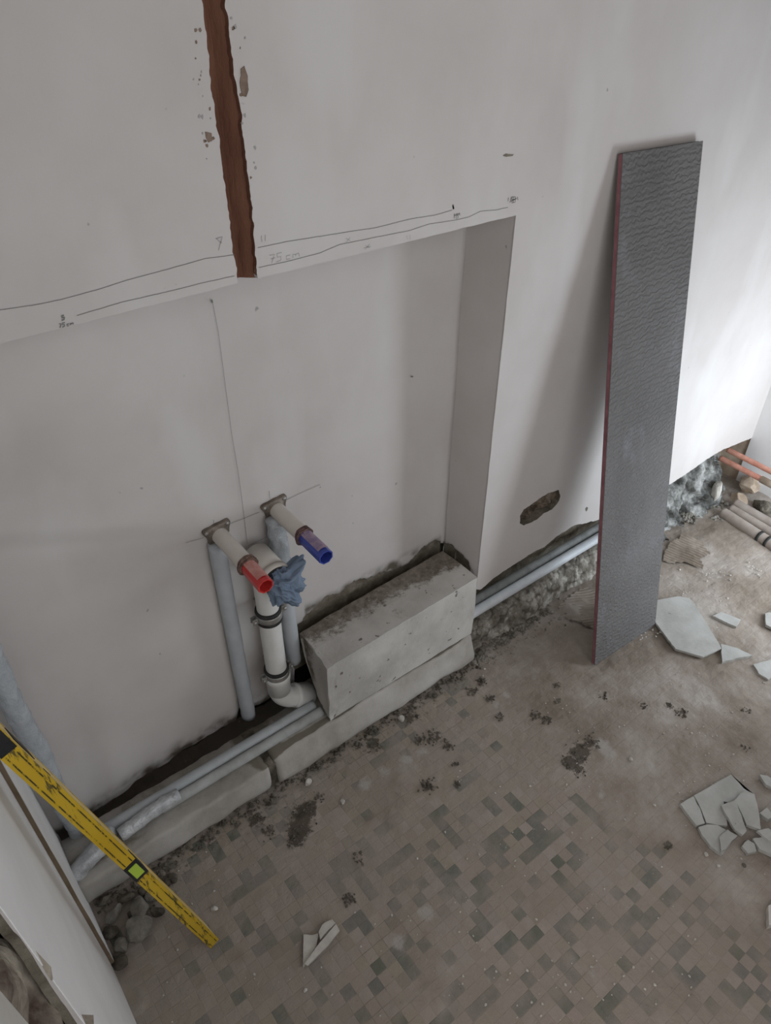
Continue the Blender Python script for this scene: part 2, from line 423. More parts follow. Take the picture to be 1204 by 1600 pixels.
sx = q.n('ShaderNodeSeparateXYZ'); q.link(q.co, sx.inputs[0])
def cellc(out, o):
    return q.math('DIVIDE', q.math('SUBTRACT', out, o), P_)
cx_, cy_ = cellc(sx.outputs[0], X0_), cellc(sx.outputs[1], Y0_)
def edge(c): return q.math('ABSOLUTE', q.math('SUBTRACT', q.math('FRACT', q.math('ADD', c, 100.0)), .5))
e_ = q.math('MAXIMUM', edge(cx_), edge(cy_))
grout = q.ramp(e_, [(.455, (0, 0, 0)), (.485, (1, 1, 1))])
cv = q.n('ShaderNodeCombineXYZ'); q.link(q.math('FLOOR', cx_), cv.inputs[0]); q.link(q.math('FLOOR', cy_), cv.inputs[1])
wn = q.n('ShaderNodeTexWhiteNoise'); wn.noise_dimensions = '2D'; q.link(cv.outputs[0], wn.inputs['Vector'])
light = q.ramp(wn.outputs['Value'], [(0, (.29, .25, .195)), (.3, (.325, .275, .24)), (.6, (.31, .27, .21)), (.85, (.355, .305, .265)), (1, (.32, .255, .22))])
darkc = q.ramp(wn.outputs['Value'], [(0, (.12, .13, .10)), (.5, (.145, .15, .125)), (1, (.17, .16, .145))])
c = q.mix(light, darkc, q.attr('dark'))
gn = q.ramp(q.noise(11, 4, .6), [(.51, (0, 0, 0)), (.64, (1, 1, 1))])
c = q.mix(c, (.13, .105, .085), q.mix((0, 0, 0), q.mix((.0, .0, .0), (.75, .75, .75), gn), grout))
film = q.ramp(q.noise(7, 6, .62), [(.38, (.10, .10, .10)), (.60, (.78, .78, .78))])
filmc = q.ramp(q.noise(4, 5, .6), [(.35, (.28, .238, .198)), (.65, (.34, .295, .26))])
c = q.mix(c, filmc, film)
coverc = q.ramp(q.noise(5, 7, .65), [(.32, (.19, .155, .12)), (.5, (.30, .255, .215)), (.66, (.41, .37, .33))])
c = q.mix(c, coverc, q.math('MULTIPLY', q.attr('cover'), .97))
whf = q.math('ADD', q.attr('white'), q.math('MULTIPLY', q.math('SUBTRACT', q.noise(60, 5, .7), .5), 1.1))
c = q.mix(c, (.40, .37, .335), q.ramp(whf, [(.42, (0, 0, 0)), (.75, (.8, .8, .8))]))
dn = q.math('ADD', q.attr('stain_shade'), q.math('MULTIPLY', q.math('SUBTRACT', q.noise(75, 5, .7), .5), 2.2))
c = q.mix(c, (.075, .06, .045), q.ramp(dn, [(.55, (0, 0, 0)), (.85, (.85, .85, .85))]))
c = q.mix(c, (.10, .082, .062), q.ramp(q.noise(55, 5, .7), [(.66, (0, 0, 0)), (.75, (.6, .6, .6))]))
c = q.mix(c, (.42, .39, .36), q.ramp(q.noise(48, 4, .75, (1.0, 1.3, 1)), [(.685, (0, 0, 0)), (.73, (.7, .7, .7))]))
q.color(c)
hh = q.math('SUBTRACT', q.noise(70, 6, .65), q.math('MULTIPLY', grout, .12))
q.bump(hh, .7, .005); M['floor'] = q.m
fl = obj('floor', bm, M['floor'], smooth=True, kind='structure')
def setattr_(o, name, vals, dom='POINT'):
    at = o.data.attributes.new(name, 'FLOAT', dom); at.data.foreach_set('value', vals)
setattr_(fl, 'cover', cov); setattr_(fl, 'stain_shade', sta_shade); setattr_(fl, 'white', whi); setattr_(fl, 'dark', dark, 'FACE')
bm = bmesh.new(); box(bm, -1.2, 2.7, -1.0, 1.4, -.12, -.012)
obj('floor_subbase', bm, M['mortar'], kind='structure').name = 'floor.001'

# ---- front wall: everything above the lintel line and right of the niche, cut by the chase and the oval hole
cl = [on_wall(*p, YF) for p in ((372,446),(370,432),(360,362),(356,322),(344,240),(331,140),(315,0))]
cr = [on_wall(*p, YF) for p in ((352,0),(365,110),(377,180),(386,262),(394,330),(398,385),(403,438))]
cl = ragged([(cl[0][0], ZL + .001)] + cl[1:], .0022, .004, 1, 70); cr = ragged(cr[:-1] + [(cr[-1][0], ZL)], .0025, .004, 2, 70)
dl = [(cl[-1][0] - .004, 2.0), (cl[-1][0] - .01, 2.6)]; dr = [(cr[0][0] - .01, 2.6), (cr[0][0] - .004, 2.0)]
lint_l = ragged([(-.20, ZL), (.20, ZL), (cl[0][0], ZL)], .0012, .008, 3, 30)[:-1]
lint_r = ragged([(cr[-1][0], ZL), (XJ + .0025, ZL - .004)], .0013, .008, 4, 30)
jam = ragged([(XJ + .0025, ZL - .004), (XJ + .0025, .255), (XJ + .003, .232)], .0012, .012, 5, 14)
btm_px = [(750,922),(775,900),(800,884),(825,868),(838,860),(850,855),(869,838),(897,821),(938,812)]
btm = [on_wall(*p, YF) for p in btm_px] + [(1.74, .205), on_wall(1046, 757, YF), on_wall(1075, 738, YF), on_wall(1103, 718, YF), on_wall(1128, 703, YF), on_wall(1150, 694, YF), on_wall(1176, 683, YF)]
btm[-1] = (XR, btm[-1][1])
btm = ragged(btm, .003, .006, 6, 60)
outline = lint_l + cl + dl + dr + cr[:] + lint_r[1:] + jam[1:] + btm + [(XR, 2.6), (-.20, 2.6)]
# polygon order: along the lintel, up the chase, down the chase, along the lintel, down the jamb, along the torn foot
outline = lint_l + cl + dl + dr + cr + lint_r[1:] + jam[1:] + btm + [(XR, 2.6)]
left_piece = lint_l + cl + dl + [(-.20, 2.6)]
right_piece = dr + cr + lint_r[1:] + jam[1:] + btm + [(XR, 2.6)]
hole_px = [(812,818),(812,806),(818,796),(830,788),(842,779),(855,771),(872,766),(875,776),(871,786),(862,796),(848,803),(838,812),(826,818),(818,821)]
hole = [on_wall(*p, YF) for p in hole_px]
hole = ragged(hole + [hole[0]], .0022, .003, 8, 90)[:-1]
def grid_panel(outl, holes, nm):
    bm = panel(outl, holes, YF, YF + .028, mi_side=1)
    for f in bm.faces:
        c0 = f.calc_center_median()
        if f.material_index == 1 and abs(c0.x - XJ) < .004 and c0.z > .24: f.material_index = 0
        elif f.material_index == 1 and c0.z > ZL + .003 and .44 < c0.x < .53: f.material_index = 2
        elif f.material_index == 1 and abs(c0.z - ZL) < .005 and c0.x < XJ - .002: f.material_index = 0
    return obj(nm, bm, [M['plaster'], M['render'], M['brick']], kind='structure')
wl_ = grid_panel(left_piece, [], 'wall_front')
wr_ = grid_panel(right_piece, [hole], 'wall_front')
# brick bared inside the chase
bm = bmesh.new()
rows = []
c_pts = [(cl[0][0] + .001, ZL + .004, cr[-1][0])] 
for k in range(60):
    z = ZL - .002 + .004 * (k > 0) + k * .0235
    if z > 2.58: break
    f = (z - ZL) / .35
    xl_ = cl[0][0] + (cl[-1][0] - cl[0][0]) * f - .004; xr_ = cr[-1][0] + (cr[0][0] - cr[-1][0]) * f + .004
    row = []
    for t in range(13):
        u = t / 12; x = xl_ + (xr_ - xl_) * u
        y = YF + .0265 - .0175 * sstep(.45, 1.0, u) + .012 * sstep(.22, .04, u) + .003 * FB(x, z * .3, 0, 60, 4, 4)
        row.append(bm.verts.new((x, y, z)))
    rows.append(row)
for a, b in zip(rows, rows[1:]):
    for t in range(12): bm.faces.new((a[t], a[t+1], b[t+1], b[t]))
obj('chase_brick', bm, M['brick'], wr_)
# brown smear of bared plaster beside the chase and the small dents
def patch(name, px, y, mat, parent, seed, th=.0012, amp=.001):
    P = [on_wall(*p, y) for p in px]
    P = ragged(P + [P[0]], amp, .003, seed, 120)[:-1]
    bm = panel(P, [], y - th, y + .002)
    return obj(name, bm, mat, parent)
M['bared'] = two_tone('bared_brown_coat', (.17, .12, .09), (.27, .20, .155), 60, bstr=.3)
patch('bared_coat', [(376,108),(381,103),(386,118),(388,140),(384,151),(378,150),(374,130)], YF, M['bared'], wr_, 21)
patch('dent', [(785,243),(790,240),(802,241),(800,244),(790,245)], YF, M['render'], wr_, 22, .0008, .0006)
patch('dent', [(914,795),(916,792),(918,793),(917,797),(915,799)], YF, M['render'], wr_, 23, .0008, .0004)
patch('dent', [(320,205),(330,208),(331,220),(325,222),(321,214)], YF, M['bared'], wl_, 24, .0008, .001)
rd = random.Random(3)
for k in range(34):                                        # flecks knocked out along both sides of the chase
    left = rd.random() < .6
    py = rd.uniform(15, 300)
    ex = 315 + (369 - 315) * py / 430 if left else 352 + (401 - 352) * py / 430
    px = ex - abs(rd.gauss(14, 9)) - 3 if left else ex + abs(rd.gauss(6, 7)) + 4
    s = rd.uniform(1.0, 3.2)
    pts = [(px + s * math.cos(a) * rd.uniform(.5, 1.2), py + s * 1.5 * math.sin(a) * rd.uniform(.5, 1.2)) for a in (0, 1.2, 2.4, 3.7, 5)]
    patch('dent', pts, YF, M['bared'] if rd.random() < .4 else M['pencil_faint'], wl_ if left else wr_, k, .0006, .0004)
# pencil lines and notes on the front wall
def pencil(px, y, parent, wpx=1.0, mat='pencil', name='pencil_line', seed=0, wig=.0004):
    P = [on_wall(*p, y) for p in px]
    Q = []
    for a, b in zip(P, P[1:]):
        L = math.hypot(b[0] - a[0], b[1] - a[1]); k = max(1, int(L / .006))
        for i in range(k): 
            t = i / k; x = a[0] + (b[0] - a[0]) * t; z = a[1] + (b[1] - a[1]) * t
            Q.append((x, z + wig * FB(x, z, 0, 70, 2, seed)))
    Q.append(P[-1])
    bm = bmesh.new(); hw = wpx * .0006; A, B = [], []
    for i, p in enumerate(Q):
        a = Q[max(0, i - 1)]; b = Q[min(len(Q) - 1, i + 1)]
        L = math.hypot(b[0] - a[0], b[1] - a[1]) or 1; nx_, nz_ = -(b[1] - a[1]) / L, (b[0] - a[0]) / L
        A.append(bm.verts.new((p[0] + nx_ * hw, y - .0006, p[1] + nz_ * hw))); B.append(bm.verts.new((p[0] - nx_ * hw, y - .0006, p[1] - nz_ * hw)))
    for i in range(len(Q) - 1): bm.faces.new((A[i], A[i+1], B[i+1], B[i]))
    return obj(name, bm, M[mat], parent)
pencil([(-30,486),(0,484),(50,477),(95,468),(150,453),(200,437),(260,421),(320,404),(366,398)], YF, wl_, .75, seed=1)
pencil([(120,493),(190,472),(260,456),(320,441),(366,431)], YF, wl_, .75, seed=2)
pencil([(402,387),(450,377),(520,366),(590,355),(640,342),(680,336),(706,328)], YF, wr_, .75, seed=3)
pencil([(404,418),(450,408),(500,395),(530,382),(580,372),(640,360),(670,350),(710,344),(732,339),(750,330),(775,328),(793,324)], YF, wr_, .75, seed=4)
def note(strokes, ox, oy, s, par, wpx=1.0, mat='pencil', shear=-.25):
    for k, st in enumerate(strokes):
        pencil([(ox + x * s, oy + y * s + x * s * shear) for x, y in st], YF, par, wpx, mat, 'pencil_note', k, 0)
seven = [(0, 0), (5, 0), (2, 9)]; sevbar = [(1, 4), (6, 4)]
five = [(13, 0), (8, 0), (8, 4), (12, 4), (12, 8), (7, 9)]
cc = [(22, 5), (18, 5), (18, 9), (22, 9)]; mm = [(25, 9), (25, 5), (28, 6), (28, 9), (28, 6), (31, 5), (32, 9)]
note([seven, sevbar, five, cc, mm], 421, 399, 1.45, wr_, .8, 'pencil_faint')
note([seven, five, cc, mm], 92, 506, .7, wl_, 1.3)
note([[(4, 0), (0, 1), (1, 4), (5, 4), (4, 8), (0, 8)]], 96, 493, .9, wl_, 1.8)
note([[(0, -6), (1, 0)], [(0, -5), (1, 0)]], 707, 327, 1.2, wr_, 2.4)
note([[(0, 0), (0, 8), (1, 0)], [(3, 1), (3, 8), (6, 8), (6, 1), (3, 1)], [(4, 4), (6, 4)], [(8, 0), (9, 5)], [(0, 3), (9, 2)]], 709, 334, 1.0, wr_, .9)
note([[(0, 0), (-1, 5)], [(4, 0), (2, 8)], [(5, 0), (10, 1), (10, 9), (5, 9), (5, 0)], [(5, 4), (10, 5)], [(7, 0), (7, 9)], [(3, 6), (12, 4)], [(13, 2), (14, 7)]], 794, 309, 1.05, wr_, 1.1)
note([[(0, 0), (9, 10)], [(10, 0), (4, 20)], [(1, 1), (9, 0)]], 337, 372, 1.0, wl_, .9, 'pencil_faint')
note([[(0, 0), (1, 10)], [(6, 0), (6, 10)]], 408, 368, 1.0, wr_, .8, 'pencil_faint')
note([[(0, 0), (7, 6)], [(7, 0), (0, 7)], [(-3, 4), (9, 4)]], 570, 383, 1.0, wr_, .6, 'pencil_faint')
note([[(0, 0), (7, 6)], [(7, 0), (0, 7)]], 540, 372, 1.0, wr_, .5, 'pencil_faint')
note([[(0, 0), (1, 6)], [(5, 0), (5, 8)]], 635, 368, 1.0, wr_, .5, 'pencil_faint')

# ---- rough masonry in the oval hole and behind the torn foot of the wall
def core(x0, x1, z0, z1, y, seed, nm, amp=.012, st=.012, yfun=None):
    bm = bmesh.new(); nx = int((x1 - x0) / st); nz = max(3, int((z1 - z0) / st)); G = []
    for j in range(nz + 1):
        for i in range(nx + 1):
            x = x0 + (x1 - x0) * i / nx; z = z0 + (z1 - z0) * j / nz
            yy = yfun(x, z) if yfun else y
            G.append(bm.verts.new((x, yy - amp * (.5 + FB(x, 0, z, 16, 5, seed)), z)))
    for j in range(nz):
        for i in range(nx):
            a = j * (nx + 1) + i; bm.faces.new((G[a], G[a+1], G[a+nx+2], G[a+nx+1]))
    return obj(nm, bm, M['render'], kind='structure')
o = core(1.15, 1.40, .36, .46, YF + .034, 4, 'wall_core', .024, .003); o.data.materials[0] = two_tone('hole_rubble', (.05, .035, .025), (.26, .21, .16), 42, bstr=.9, bscale=140, dist=.005)
core(XJ, XR, -.02, .30, YF + .10, 6, 'wall_core')
o = core(XL, XJ + .05, -.03, .36, YB + .055, 9, 'wall_core'); o.data.materials[0] = M['gap_shade']  # backing coloured near black for the shade of the void

# ---- niche: back wall with the thicker coat above and left, jamb, lintel soffit
exp_back = [(.558,.245),(.575,.268),(.603,.296),(.641,.309),(.663,.327),(.700,.312),(.722,.315),(.75,.329),(.79,.313),(.842,.303),(.89,.289),(.926,.291),(.951,.307),(.981,.322),(1.007,.326),(1.06,.30),(1.06,.10),(.55,.10)]
exp_jamb = [(1.115,.30),(1.072,.318),(1.036,.315),(1.007,.303),(.988,.284),(.975,.270),(.971,.25),(.96,.10),(1.12,.10)]
def foot(x):
    if x < .385: return .052 + .010 * FB(x, 0, 0, 14, 4, 2) + .012 * sstep(.1, .38, x)
    if x < .43: return .070 + .045 * math.sin(math.pi * (x - .385) / .045)
    if x < .555: return .072 + .010 * FB(x, 0, 0, 20, 3, 2)
    return .12
def y_back(x, z):
    bul = sstep(.46, .14, x) * (.007 * sstep(-.05, .0, z - .872 + .42 * x) + .060 * sstep(0, .33, z - .872 + .42 * x))
    fold = .016 * math.exp(-((x - .075 - .12 * (z - .15)) / .055) ** 2) * sstep(.50, .12, z) + .018 * sstep(.06, -.05, x) * sstep(.6, .2, z)
    band = .004 * sstep(.55, .2, x) * sstep(.70, .78, z)
    return YB - bul - fold - band + .0022 * FB(x, 0, z, 3.0, 3, 5)
bm = bmesh.new(); xs = [(-.14) + k * .005 for k in range(int((XJ + .14) / .005) + 1)] + [XJ]
G = []; stv = []; mi = []
nz = 230
for j in range(nz + 1):
    for x in xs:
        z0 = foot(x); z = z0 + (ZL + .012 - z0) * (j / nz) ** 1.12
        ins = in_poly(x + .006 * N(x, 0, z, 60), z + .006 * N(x, 3, z, 60), exp_back)
        y = y_back(x, z)
        # smooth plastered inner corner
        k = XJ - x
        if k < .012: y -= .012 * (1 - k / .012) ** 2 * (0 if ins else 1)
        if ins: y += .007 + .002 * FB(x, 0, z, 60, 3, 1)
        if not ins and z < z0 + .02 and x < .55: y += .004 * (1 - (z - z0) / .02)
        G.append(bm.verts.new((x, y, z))); mi.append(ins)
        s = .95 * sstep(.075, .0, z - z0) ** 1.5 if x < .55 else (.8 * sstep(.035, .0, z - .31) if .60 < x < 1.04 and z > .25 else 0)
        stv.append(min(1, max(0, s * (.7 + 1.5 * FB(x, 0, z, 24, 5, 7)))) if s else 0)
nxx = len(xs)
for j in range(nz):
    for i in range(nxx - 1):
        a = j * nxx + i
        f = bm.faces.new((G[a], G[a+1], G[a+nxx+1], G[a+nxx]))
        if mi[a] and mi[a+1] and mi[a+nxx]: f.material_index = 1
wn_ = obj('wall_niche', bm, [M['plaster'], M['render']], smooth=True, kind='structure'); setattr_(wn_, 'stain_shade', stv)
bm = bmesh.new(); G = []; mi = []; ys = [YF + .0012] + [YF + .004 + k * .004 for k in range(35)]; nz = 200
for j in range(nz + 1):
    z = .10 + (ZL + .01 - .10) * j / nz
    for y in ys:
        ins = in_poly(y + .004 * N(0, y, z, 60), z + .005 * N(3, y, z, 60), exp_jamb)
        x = XJ + (.006 if ins and y > YF + .003 else 0) + .0008 * FB(0, y, z, 9, 3, 3)
        if y > YF + .13 and not ins: x -= .01 * ((y - YF - .13) / .012) ** 2
        G.append(bm.verts.new((x, y, z))); mi.append(ins)
for j in range(nz):
    for i in range(len(ys) - 1):
        a = j * len(ys) + i; f = bm.faces.new((G[a], G[a+1], G[a+len(ys)+1], G[a+len(ys)]))
        if mi[a] and mi[a+1] and mi[a+len(ys)]: f.material_index = 1
obj('wall_jamb', bm, [M['plaster'], M['render']], smooth=True, kind='structure')
bm = bmesh.new(); box(bm, -.2, XJ + .02, YF + .032, YB + .06, ZL + .004, ZL + .05); obj('trim_1', bm, M['plaster'], kind='structure')
# pencil cross lines in the niche
pencil([(331,468),(341,520),(352,605),(362,680),(373,745),(381,805),(386,850)], YB - .0022, wn_, .55, seed=8)
for P, k in ((((290,848),(318,840)),.8), (((358,819),(405,800)),.8), (((443,783),(470,770),(500,757)),.8), (((387,853),(424,835)),.7), (((420,767),(421,779)),.8), (((333,812),(334,820)),.8)):
    pencil(list(P), YB - .0025, wn_, k, seed=9)
pencil([(330,468),(331.5,473)], YB - .003, wn_, 2.6, seed=1)
pencil([(641,588),(645,588.5)], YB - .003, wn_, 2.6, seed=1)

# ---- side and rear walls, ceiling
def yz(o): return o
# left partition: seen face x = XL, ends at y = .35 in broken brick
end = ragged([(.352, -.01), (.350, .60), (.342, .86), (.352, .95), (.358, 1.0), (.352, 1.05), (.372, 1.3), (.36, 2.6)], .004, .01, 12, 20)
bm = panel([(YB + .06, 2.6), (YB + .06, -.01)] + end, [], XL, XL - .007, axis='x', mi_side=1)
wleft = obj('wall_left', bm, [M['plaster'], M['render']], kind='structure')
bm = bmesh.new(); rws = []
for k in range(130):
    z = -.01 + k * .02; row = []
    for t in range(12):
        y = .293 + .077 * t / 11 + .004 * N(0, 0, z, 20)
        row.append(bm.verts.new((XL - .006 - .016 * (1 - t / 11) - .020 * FB(0, y, z * .5, 26, 5, 2), y, z)))
    rws.append(row)
for a, b in zip(rws, rws[1:]):
    for t in range(11): bm.faces.new((a[t], a[t+1], b[t+1], b[t]))
M['core_brick'] = two_tone('broken_brick_core', (.07, .045, .035), (.36, .32, .26), 22, bstr=.8, bscale=60, dist=.006, stretch=(1, 1, .5))
obj('broken_edge', bm, M['core_brick'], wleft)
bm = bmesh.new(); box(bm, XL - .16, XL - .05, .30, YB + .06, -.01, 2.6); obj('wall_left', bm, M['mortar'], kind='structure')
bm = bmesh.new(); box(bm, XL - .16, XL - .085, .20, .30, -.01, 2.6); obj('wall_left', bm, M['gap_shade'], kind='structure')  # recessed backing coloured near black to paint the dark gap
# the far part of the left wall stands 1 cm proud; its bare edge shows as a brown line
bm = bmesh.new(); n = 130; G = []
for k in range(n + 1):
    z = -.004 + k * .02; e = .0010 * FB(0, 0, z, 9, 3, 2)
    G.append([bm.verts.new(p) for p in ((XL, .792 + e, z), (XL + .0080 + e, .790, z), (XL + .0080, .800, z), (XL + .0060, 1.0, z), (XL + .0050, YB + .01, z))])
for a, b in zip(G, G[1:]):
    for t in range(4): bm.faces.new((a[t], a[t+1], b[t+1], b[t]))
fp = obj('wall_left', bm, [M['panel_white']], kind='structure')
bm = bmesh.new(); G = []
M['tan_strip'] = two_tone('tan_joint', (.17, .125, .082), (.25, .19, .135), 14, bstr=.2)
for k in range(n + 1):
    z = -.004 + k * .02; e = .0008 * FB(0, 0, z, 12, 3, 5)
    G.append([bm.verts.new((XL + .001, .7905, z)), bm.verts.new((XL + .0076 + e, .7885, z))])
for a, b in zip(G, G[1:]): bm.faces.new((a[0], a[1], b[1], b[0]))
obj('panel_joint', bm, M['tan_strip'], fp)
bm = bmesh.new(); box(bm, XL, XL + .0008, .362, .788, -.002, 2.58)
obj('wall_panel', bm, M['panel_white'], wleft)
# grey post on the near side of the black gap
bm = bmesh.new(); box(bm, XL - .14, XL - .004, .02, .270, -.01, 2.6); obj('trim_2', bm, M['aac'], kind='structure')
# rear wall with an opening added for the fill lamp, glazed door opening, right wall, ceiling, far side of the doorway
bm = panel([(-.95, -.02), (2.6, -.02), (2.6, 2.6), (-.95, 2.6)], [[(-.05, .50), (1.29, .50), (1.29, 2.22), (-.05, 2.22)]], -.44, -.56)
obj('wall_rear', bm, M['plaster'], kind='structure')
bm = panel([(1.78, -.02), (2.42, -.02), (2.42, 2.6), (1.78, 2.6)], [[(1.88, .10), (2.36, .10), (2.36, .78), (1.88, .78)]], .06, -.44)  # unseen return added so the corner light sits close
obj('wall_rear', bm, M['plaster'], kind='structure')
bm = panel([(-.50, -.12), (YF + .002, -.12), (YF + .002, 2.6), (-.50, 2.6)], [], XR, XR + .1, axis='x'); obj('wall_right', bm, M['panel_white'], kind='structure')
bm = panel([(YF + .002, -.12), (YF + .18, -.12), (YF + .18, .5), (YF + .002, .5)], [], XR + .006, XR + .1, axis='x'); obj('wall_core', bm, M['sand'], kind='structure')
bm = bmesh.new(); box(bm, -.95, 2.6, -.56, 1.3, 2.6, 2.7); obj('ceiling', bm, M['plaster'], kind='structure')


# ================================================================ THE KERB, THE BLOCK, THE LEDGE
def kerb(nm, x0, x1, y0, h0, h1, seed, parent=None, lean=0):
    """plastered kerb: rounded cross-section swept along x with a worn foot"""
    prof = [(0.018, -.004), (.006, .006), (0, .02), (-.002, .035), (-.001, .055), (.000, .072), (.001, .082), (.003, .0870), (.007, .0892), (.011, .0894), (.014, .0895), (.019, .0895), (.030, .089), (.05, .088), (.066, .087), (.082, .085), (.098, .084), (.131, .078), (.135, .06), (.137, -.004)]
    bm = bmesh.new(); n = int((x1 - x0) / .007); rings = []; st = []
    for i in range(n + 1):
        u = i / n; x = x0 + (x1 - x0) * u; h = (h0 + (h1 - h0) * u) / .089; ring = []
        for k, (dy, z) in enumerate(prof):
            yy = y0 + dy + lean * sstep(.02, .09, z) * (dy < .05); zz = z * h
            e = min(u, 1 - u) * (x1 - x0)
            rd_ = .004 * (1 - e / .008) ** 2 if e < .008 else 0
            w_ = .0045 * FB(x, yy, zz, 14, 5, seed)
            if z < .03: yy += .010 * max(0, FB(x, 0, 0, 9, 3, seed + 5)) * (1 - z / .03)
            ring.append(bm.verts.new((x, yy + w_ + (rd_ if dy < .03 else 0), zz + (w_ * .7 if z > .04 else 0) - (rd_ if z > .05 else 0))))
            s = .62 * sstep(.032, .0, z) + (.36 * sstep(.012, .03, dy) + .40 * max(0, FB(x, yy, 0, 8, 3, seed)) if z > .05 else 0)
            if abs(x - .384) < .06 and z > .06 and dy > .006: s += .9 * sstep(.06, .015, abs(x - .384)) + .3 * FB(x, yy, 0, 30, 3, 2)
            if lean and .010 < dy < .02: s = 1.3  # shade of the crack under the block, painted as a dark strip
            st.append(s)
        rings.append(ring)
    for a, b in zip(rings, rings[1:]):
        for k in range(len(prof) - 1): bm.faces.new((a[k], a[k+1], b[k+1], b[k]))
    bm.faces.new(rings[0]); bm.faces.new(rings[-1][::-1])
    o = obj(nm, bm, M['kerb'], parent, smooth=True); setattr_(o, 'stain_shade', st)
    return o
k1 = kerb('kerb', XL + .002, .372, .926, .086, .089, 3)
tag(k1, 'low plastered kerb running from the left wall, under the spirit level, carrying the grey conduits', 'kerb')
k2 = kerb('kerb', .392, 1.018, .921, .094, .097, 8, None, .014)
tag(k2, 'low plastered kerb under the pale aerated concrete block', 'kerb')
bm = bmesh.new(); rd = random.Random(4)
for k in range(26): rock(bm, (.384 + rd.uniform(-.020, .016), .945 + .085 * rd.random(), .02 + .066 * rd.random()), (.014, .016, .010), k, 2)
box(bm, .366, .398, .936, 1.055, .0, .083)
tag(obj('mortar_debris', bm, M['rubble_dark']), 'crumbly brown mortar filling the gap between the two kerb pieces', 'mortar', kind='stuff')

# aerated concrete block, its lower rear left corner broken away
def sect(x, kind):
    f = [(.942, .0965), (.941, .20), (.942, .300 - .0 )]
    zt = .293 + (x - .556) * .040
    if kind: P = [(.945, .101), (.941, .19), (.944, zt), (1.01, zt + .001), (1.078, zt - .006), (1.066, .225), (1.035, .15), (.985, .101)]
    else:    P = [(.945, .101), (.941, .19), (.944, zt), (1.01, zt + .001), (1.080, zt - .004), (1.080, .225), (1.079, .15), (1.078, .101)]
    return P
bm = bmesh.new(); rings = []; st = []
def dens(P, m=9):
    out = []
    for p, q_ in zip(P, P[1:] + P[:1]):
        for t in range(m): out.append((p[0] + (q_[0] - p[0]) * t / m, p[1] + (q_[1] - p[1]) * t / m))
    return out
xs = [.553 + (1.019 - .553) * i / 80 for i in range(81)]
for i, x in enumerate(xs):
    A, B = dens(sect(x, 1)), dens(sect(x, 0)); f = sstep(.56, .66, x)
    ring = []
    for (a, b), (c_, d) in zip(A, B):
        y = a + (c_ - a) * f; z = b + (d - b) * f
        am = .0012 * FB(x, y, z, 22, 4, 3)
        if x < .575: am += .003 * FB(x, y, z, 30, 4, 6)
        xx = x + (.004 * FB(0, y, z, 25, 3, 1) if i == 0 else 0) + (.018 * (y - .944) / .13 if x < .56 else 0)
        ring.append(bm.verts.new((xx, y + am, z + am * .6)))
        s = 0
        if z > .27: s = .75 * sstep(.985 - .02 * (x > .9), 1.065, y) + .10 + .35 * math.exp(-((x - .80) ** 2 + (y - .975) ** 2) / .0012) + .2 * sstep(.8, 1.0, x) * sstep(.98, 1.02, y)
        elif x < .56: s = .25 + .4 * sstep(1.0, 1.04, y)
        else: s = .16 * sstep(.62, .58, x) + .05
        st.append(s)
    rings.append(ring)
for a, b in zip(rings, rings[1:]):
    k = len(a)
    for t in range(k): bm.faces.new((a[t], a[(t+1) % k], b[(t+1) % k], b[t]))
fa = bm.faces.new(rings[0]); fb_ = bm.faces.new(rings[-1][::-1]); bmesh.ops.triangulate(bm, faces=[fa, fb_])
blk = obj('concrete_block', bm, M['block']); setattr_(blk, 'stain_shade', st)
tag(blk, 'long pale concrete block with a dirty top on the kerb in the niche corner', 'block')

# rough mortar ledge right of the block
bm = bmesh.new(); n = 260; rings = []
prof = [(.0, -.006), (.004, .012), (.010, .03), (.018, .05), (.030, .066), (.05, .074), (.075, .076), (.10, .074), (.13, .05)]
prof = [(a[0] + (b[0] - a[0]) * t / 3, a[1] + (b[1] - a[1]) * t / 3) for a, b in zip(prof, prof[1:]) for t in range(3)] + [prof[-1]]
for i in range(n + 1):
    x = 1.024 + (1.86 - 1.024) * i / n; ring = []
    y0 = .948 + .012 * FB(x, 0, 0, 6, 3, 2); hh = 1 + .22 * FB(x, 0, 0, 7, 3, 4)
    for dy, z in prof:
        p = (x, y0 + dy, z * hh)
        ce = noise.voronoi(Vector(p) * 34)[0]
        am = .008 * FB(*p, 28, 5, 1) + .012 * (min(ce[0], .7) - .35)
        ring.append(bm.verts.new((x, p[1] + am, p[2] + .7 * am * (z > .02))))
    rings.append(ring)
for a, b in zip(rings, rings[1:]):
    for k in range(len(prof) - 1): bm.faces.new((a[k], a[k+1], b[k+1], b[k]))
tag(obj('mortar_ledge', bm, M['ledge'], smooth=True), 'rough broken mortar ledge below the grey conduits right of the block', 'ledge')

# ================================================================ CONDUITS
def pipe(nm, pts, r, mat, label=None, cat='pipe', group=None, wob=0, parent=None, seg=20):
    bm = bmesh.new(); tube(bm, pts, r, seg, wob, 1.0)
    o = obj(nm, bm, M[mat], parent, smooth=True)
    if label: tag(o, label, cat, group)
    return o
g = 'grey conduits along the foot of the wall'
pipe('conduit', lerp_pts((-.01, 1.007, .099), (.547, 1.007, .101), 70), .0137, 'conduit', 'straight grey conduit on the left kerb, the one nearer the wall', 'conduit', g, .0006)
pipe('conduit', lerp_pts((.13, .981, .0975), (.552, .981, .0995), 60), .0122, 'conduit_dust', 'dusty grey conduit on the left kerb, the one nearer the floor', 'conduit', g, .0008)
pipe('conduit', lerp_pts((1.030, 1.014, .124), (1.79, 1.016, .126), 80), .0140, 'conduit_dark', 'dusty grey conduit right of the block, coloured dark for its shade under the torn wall foot', 'conduit', g, .0006)
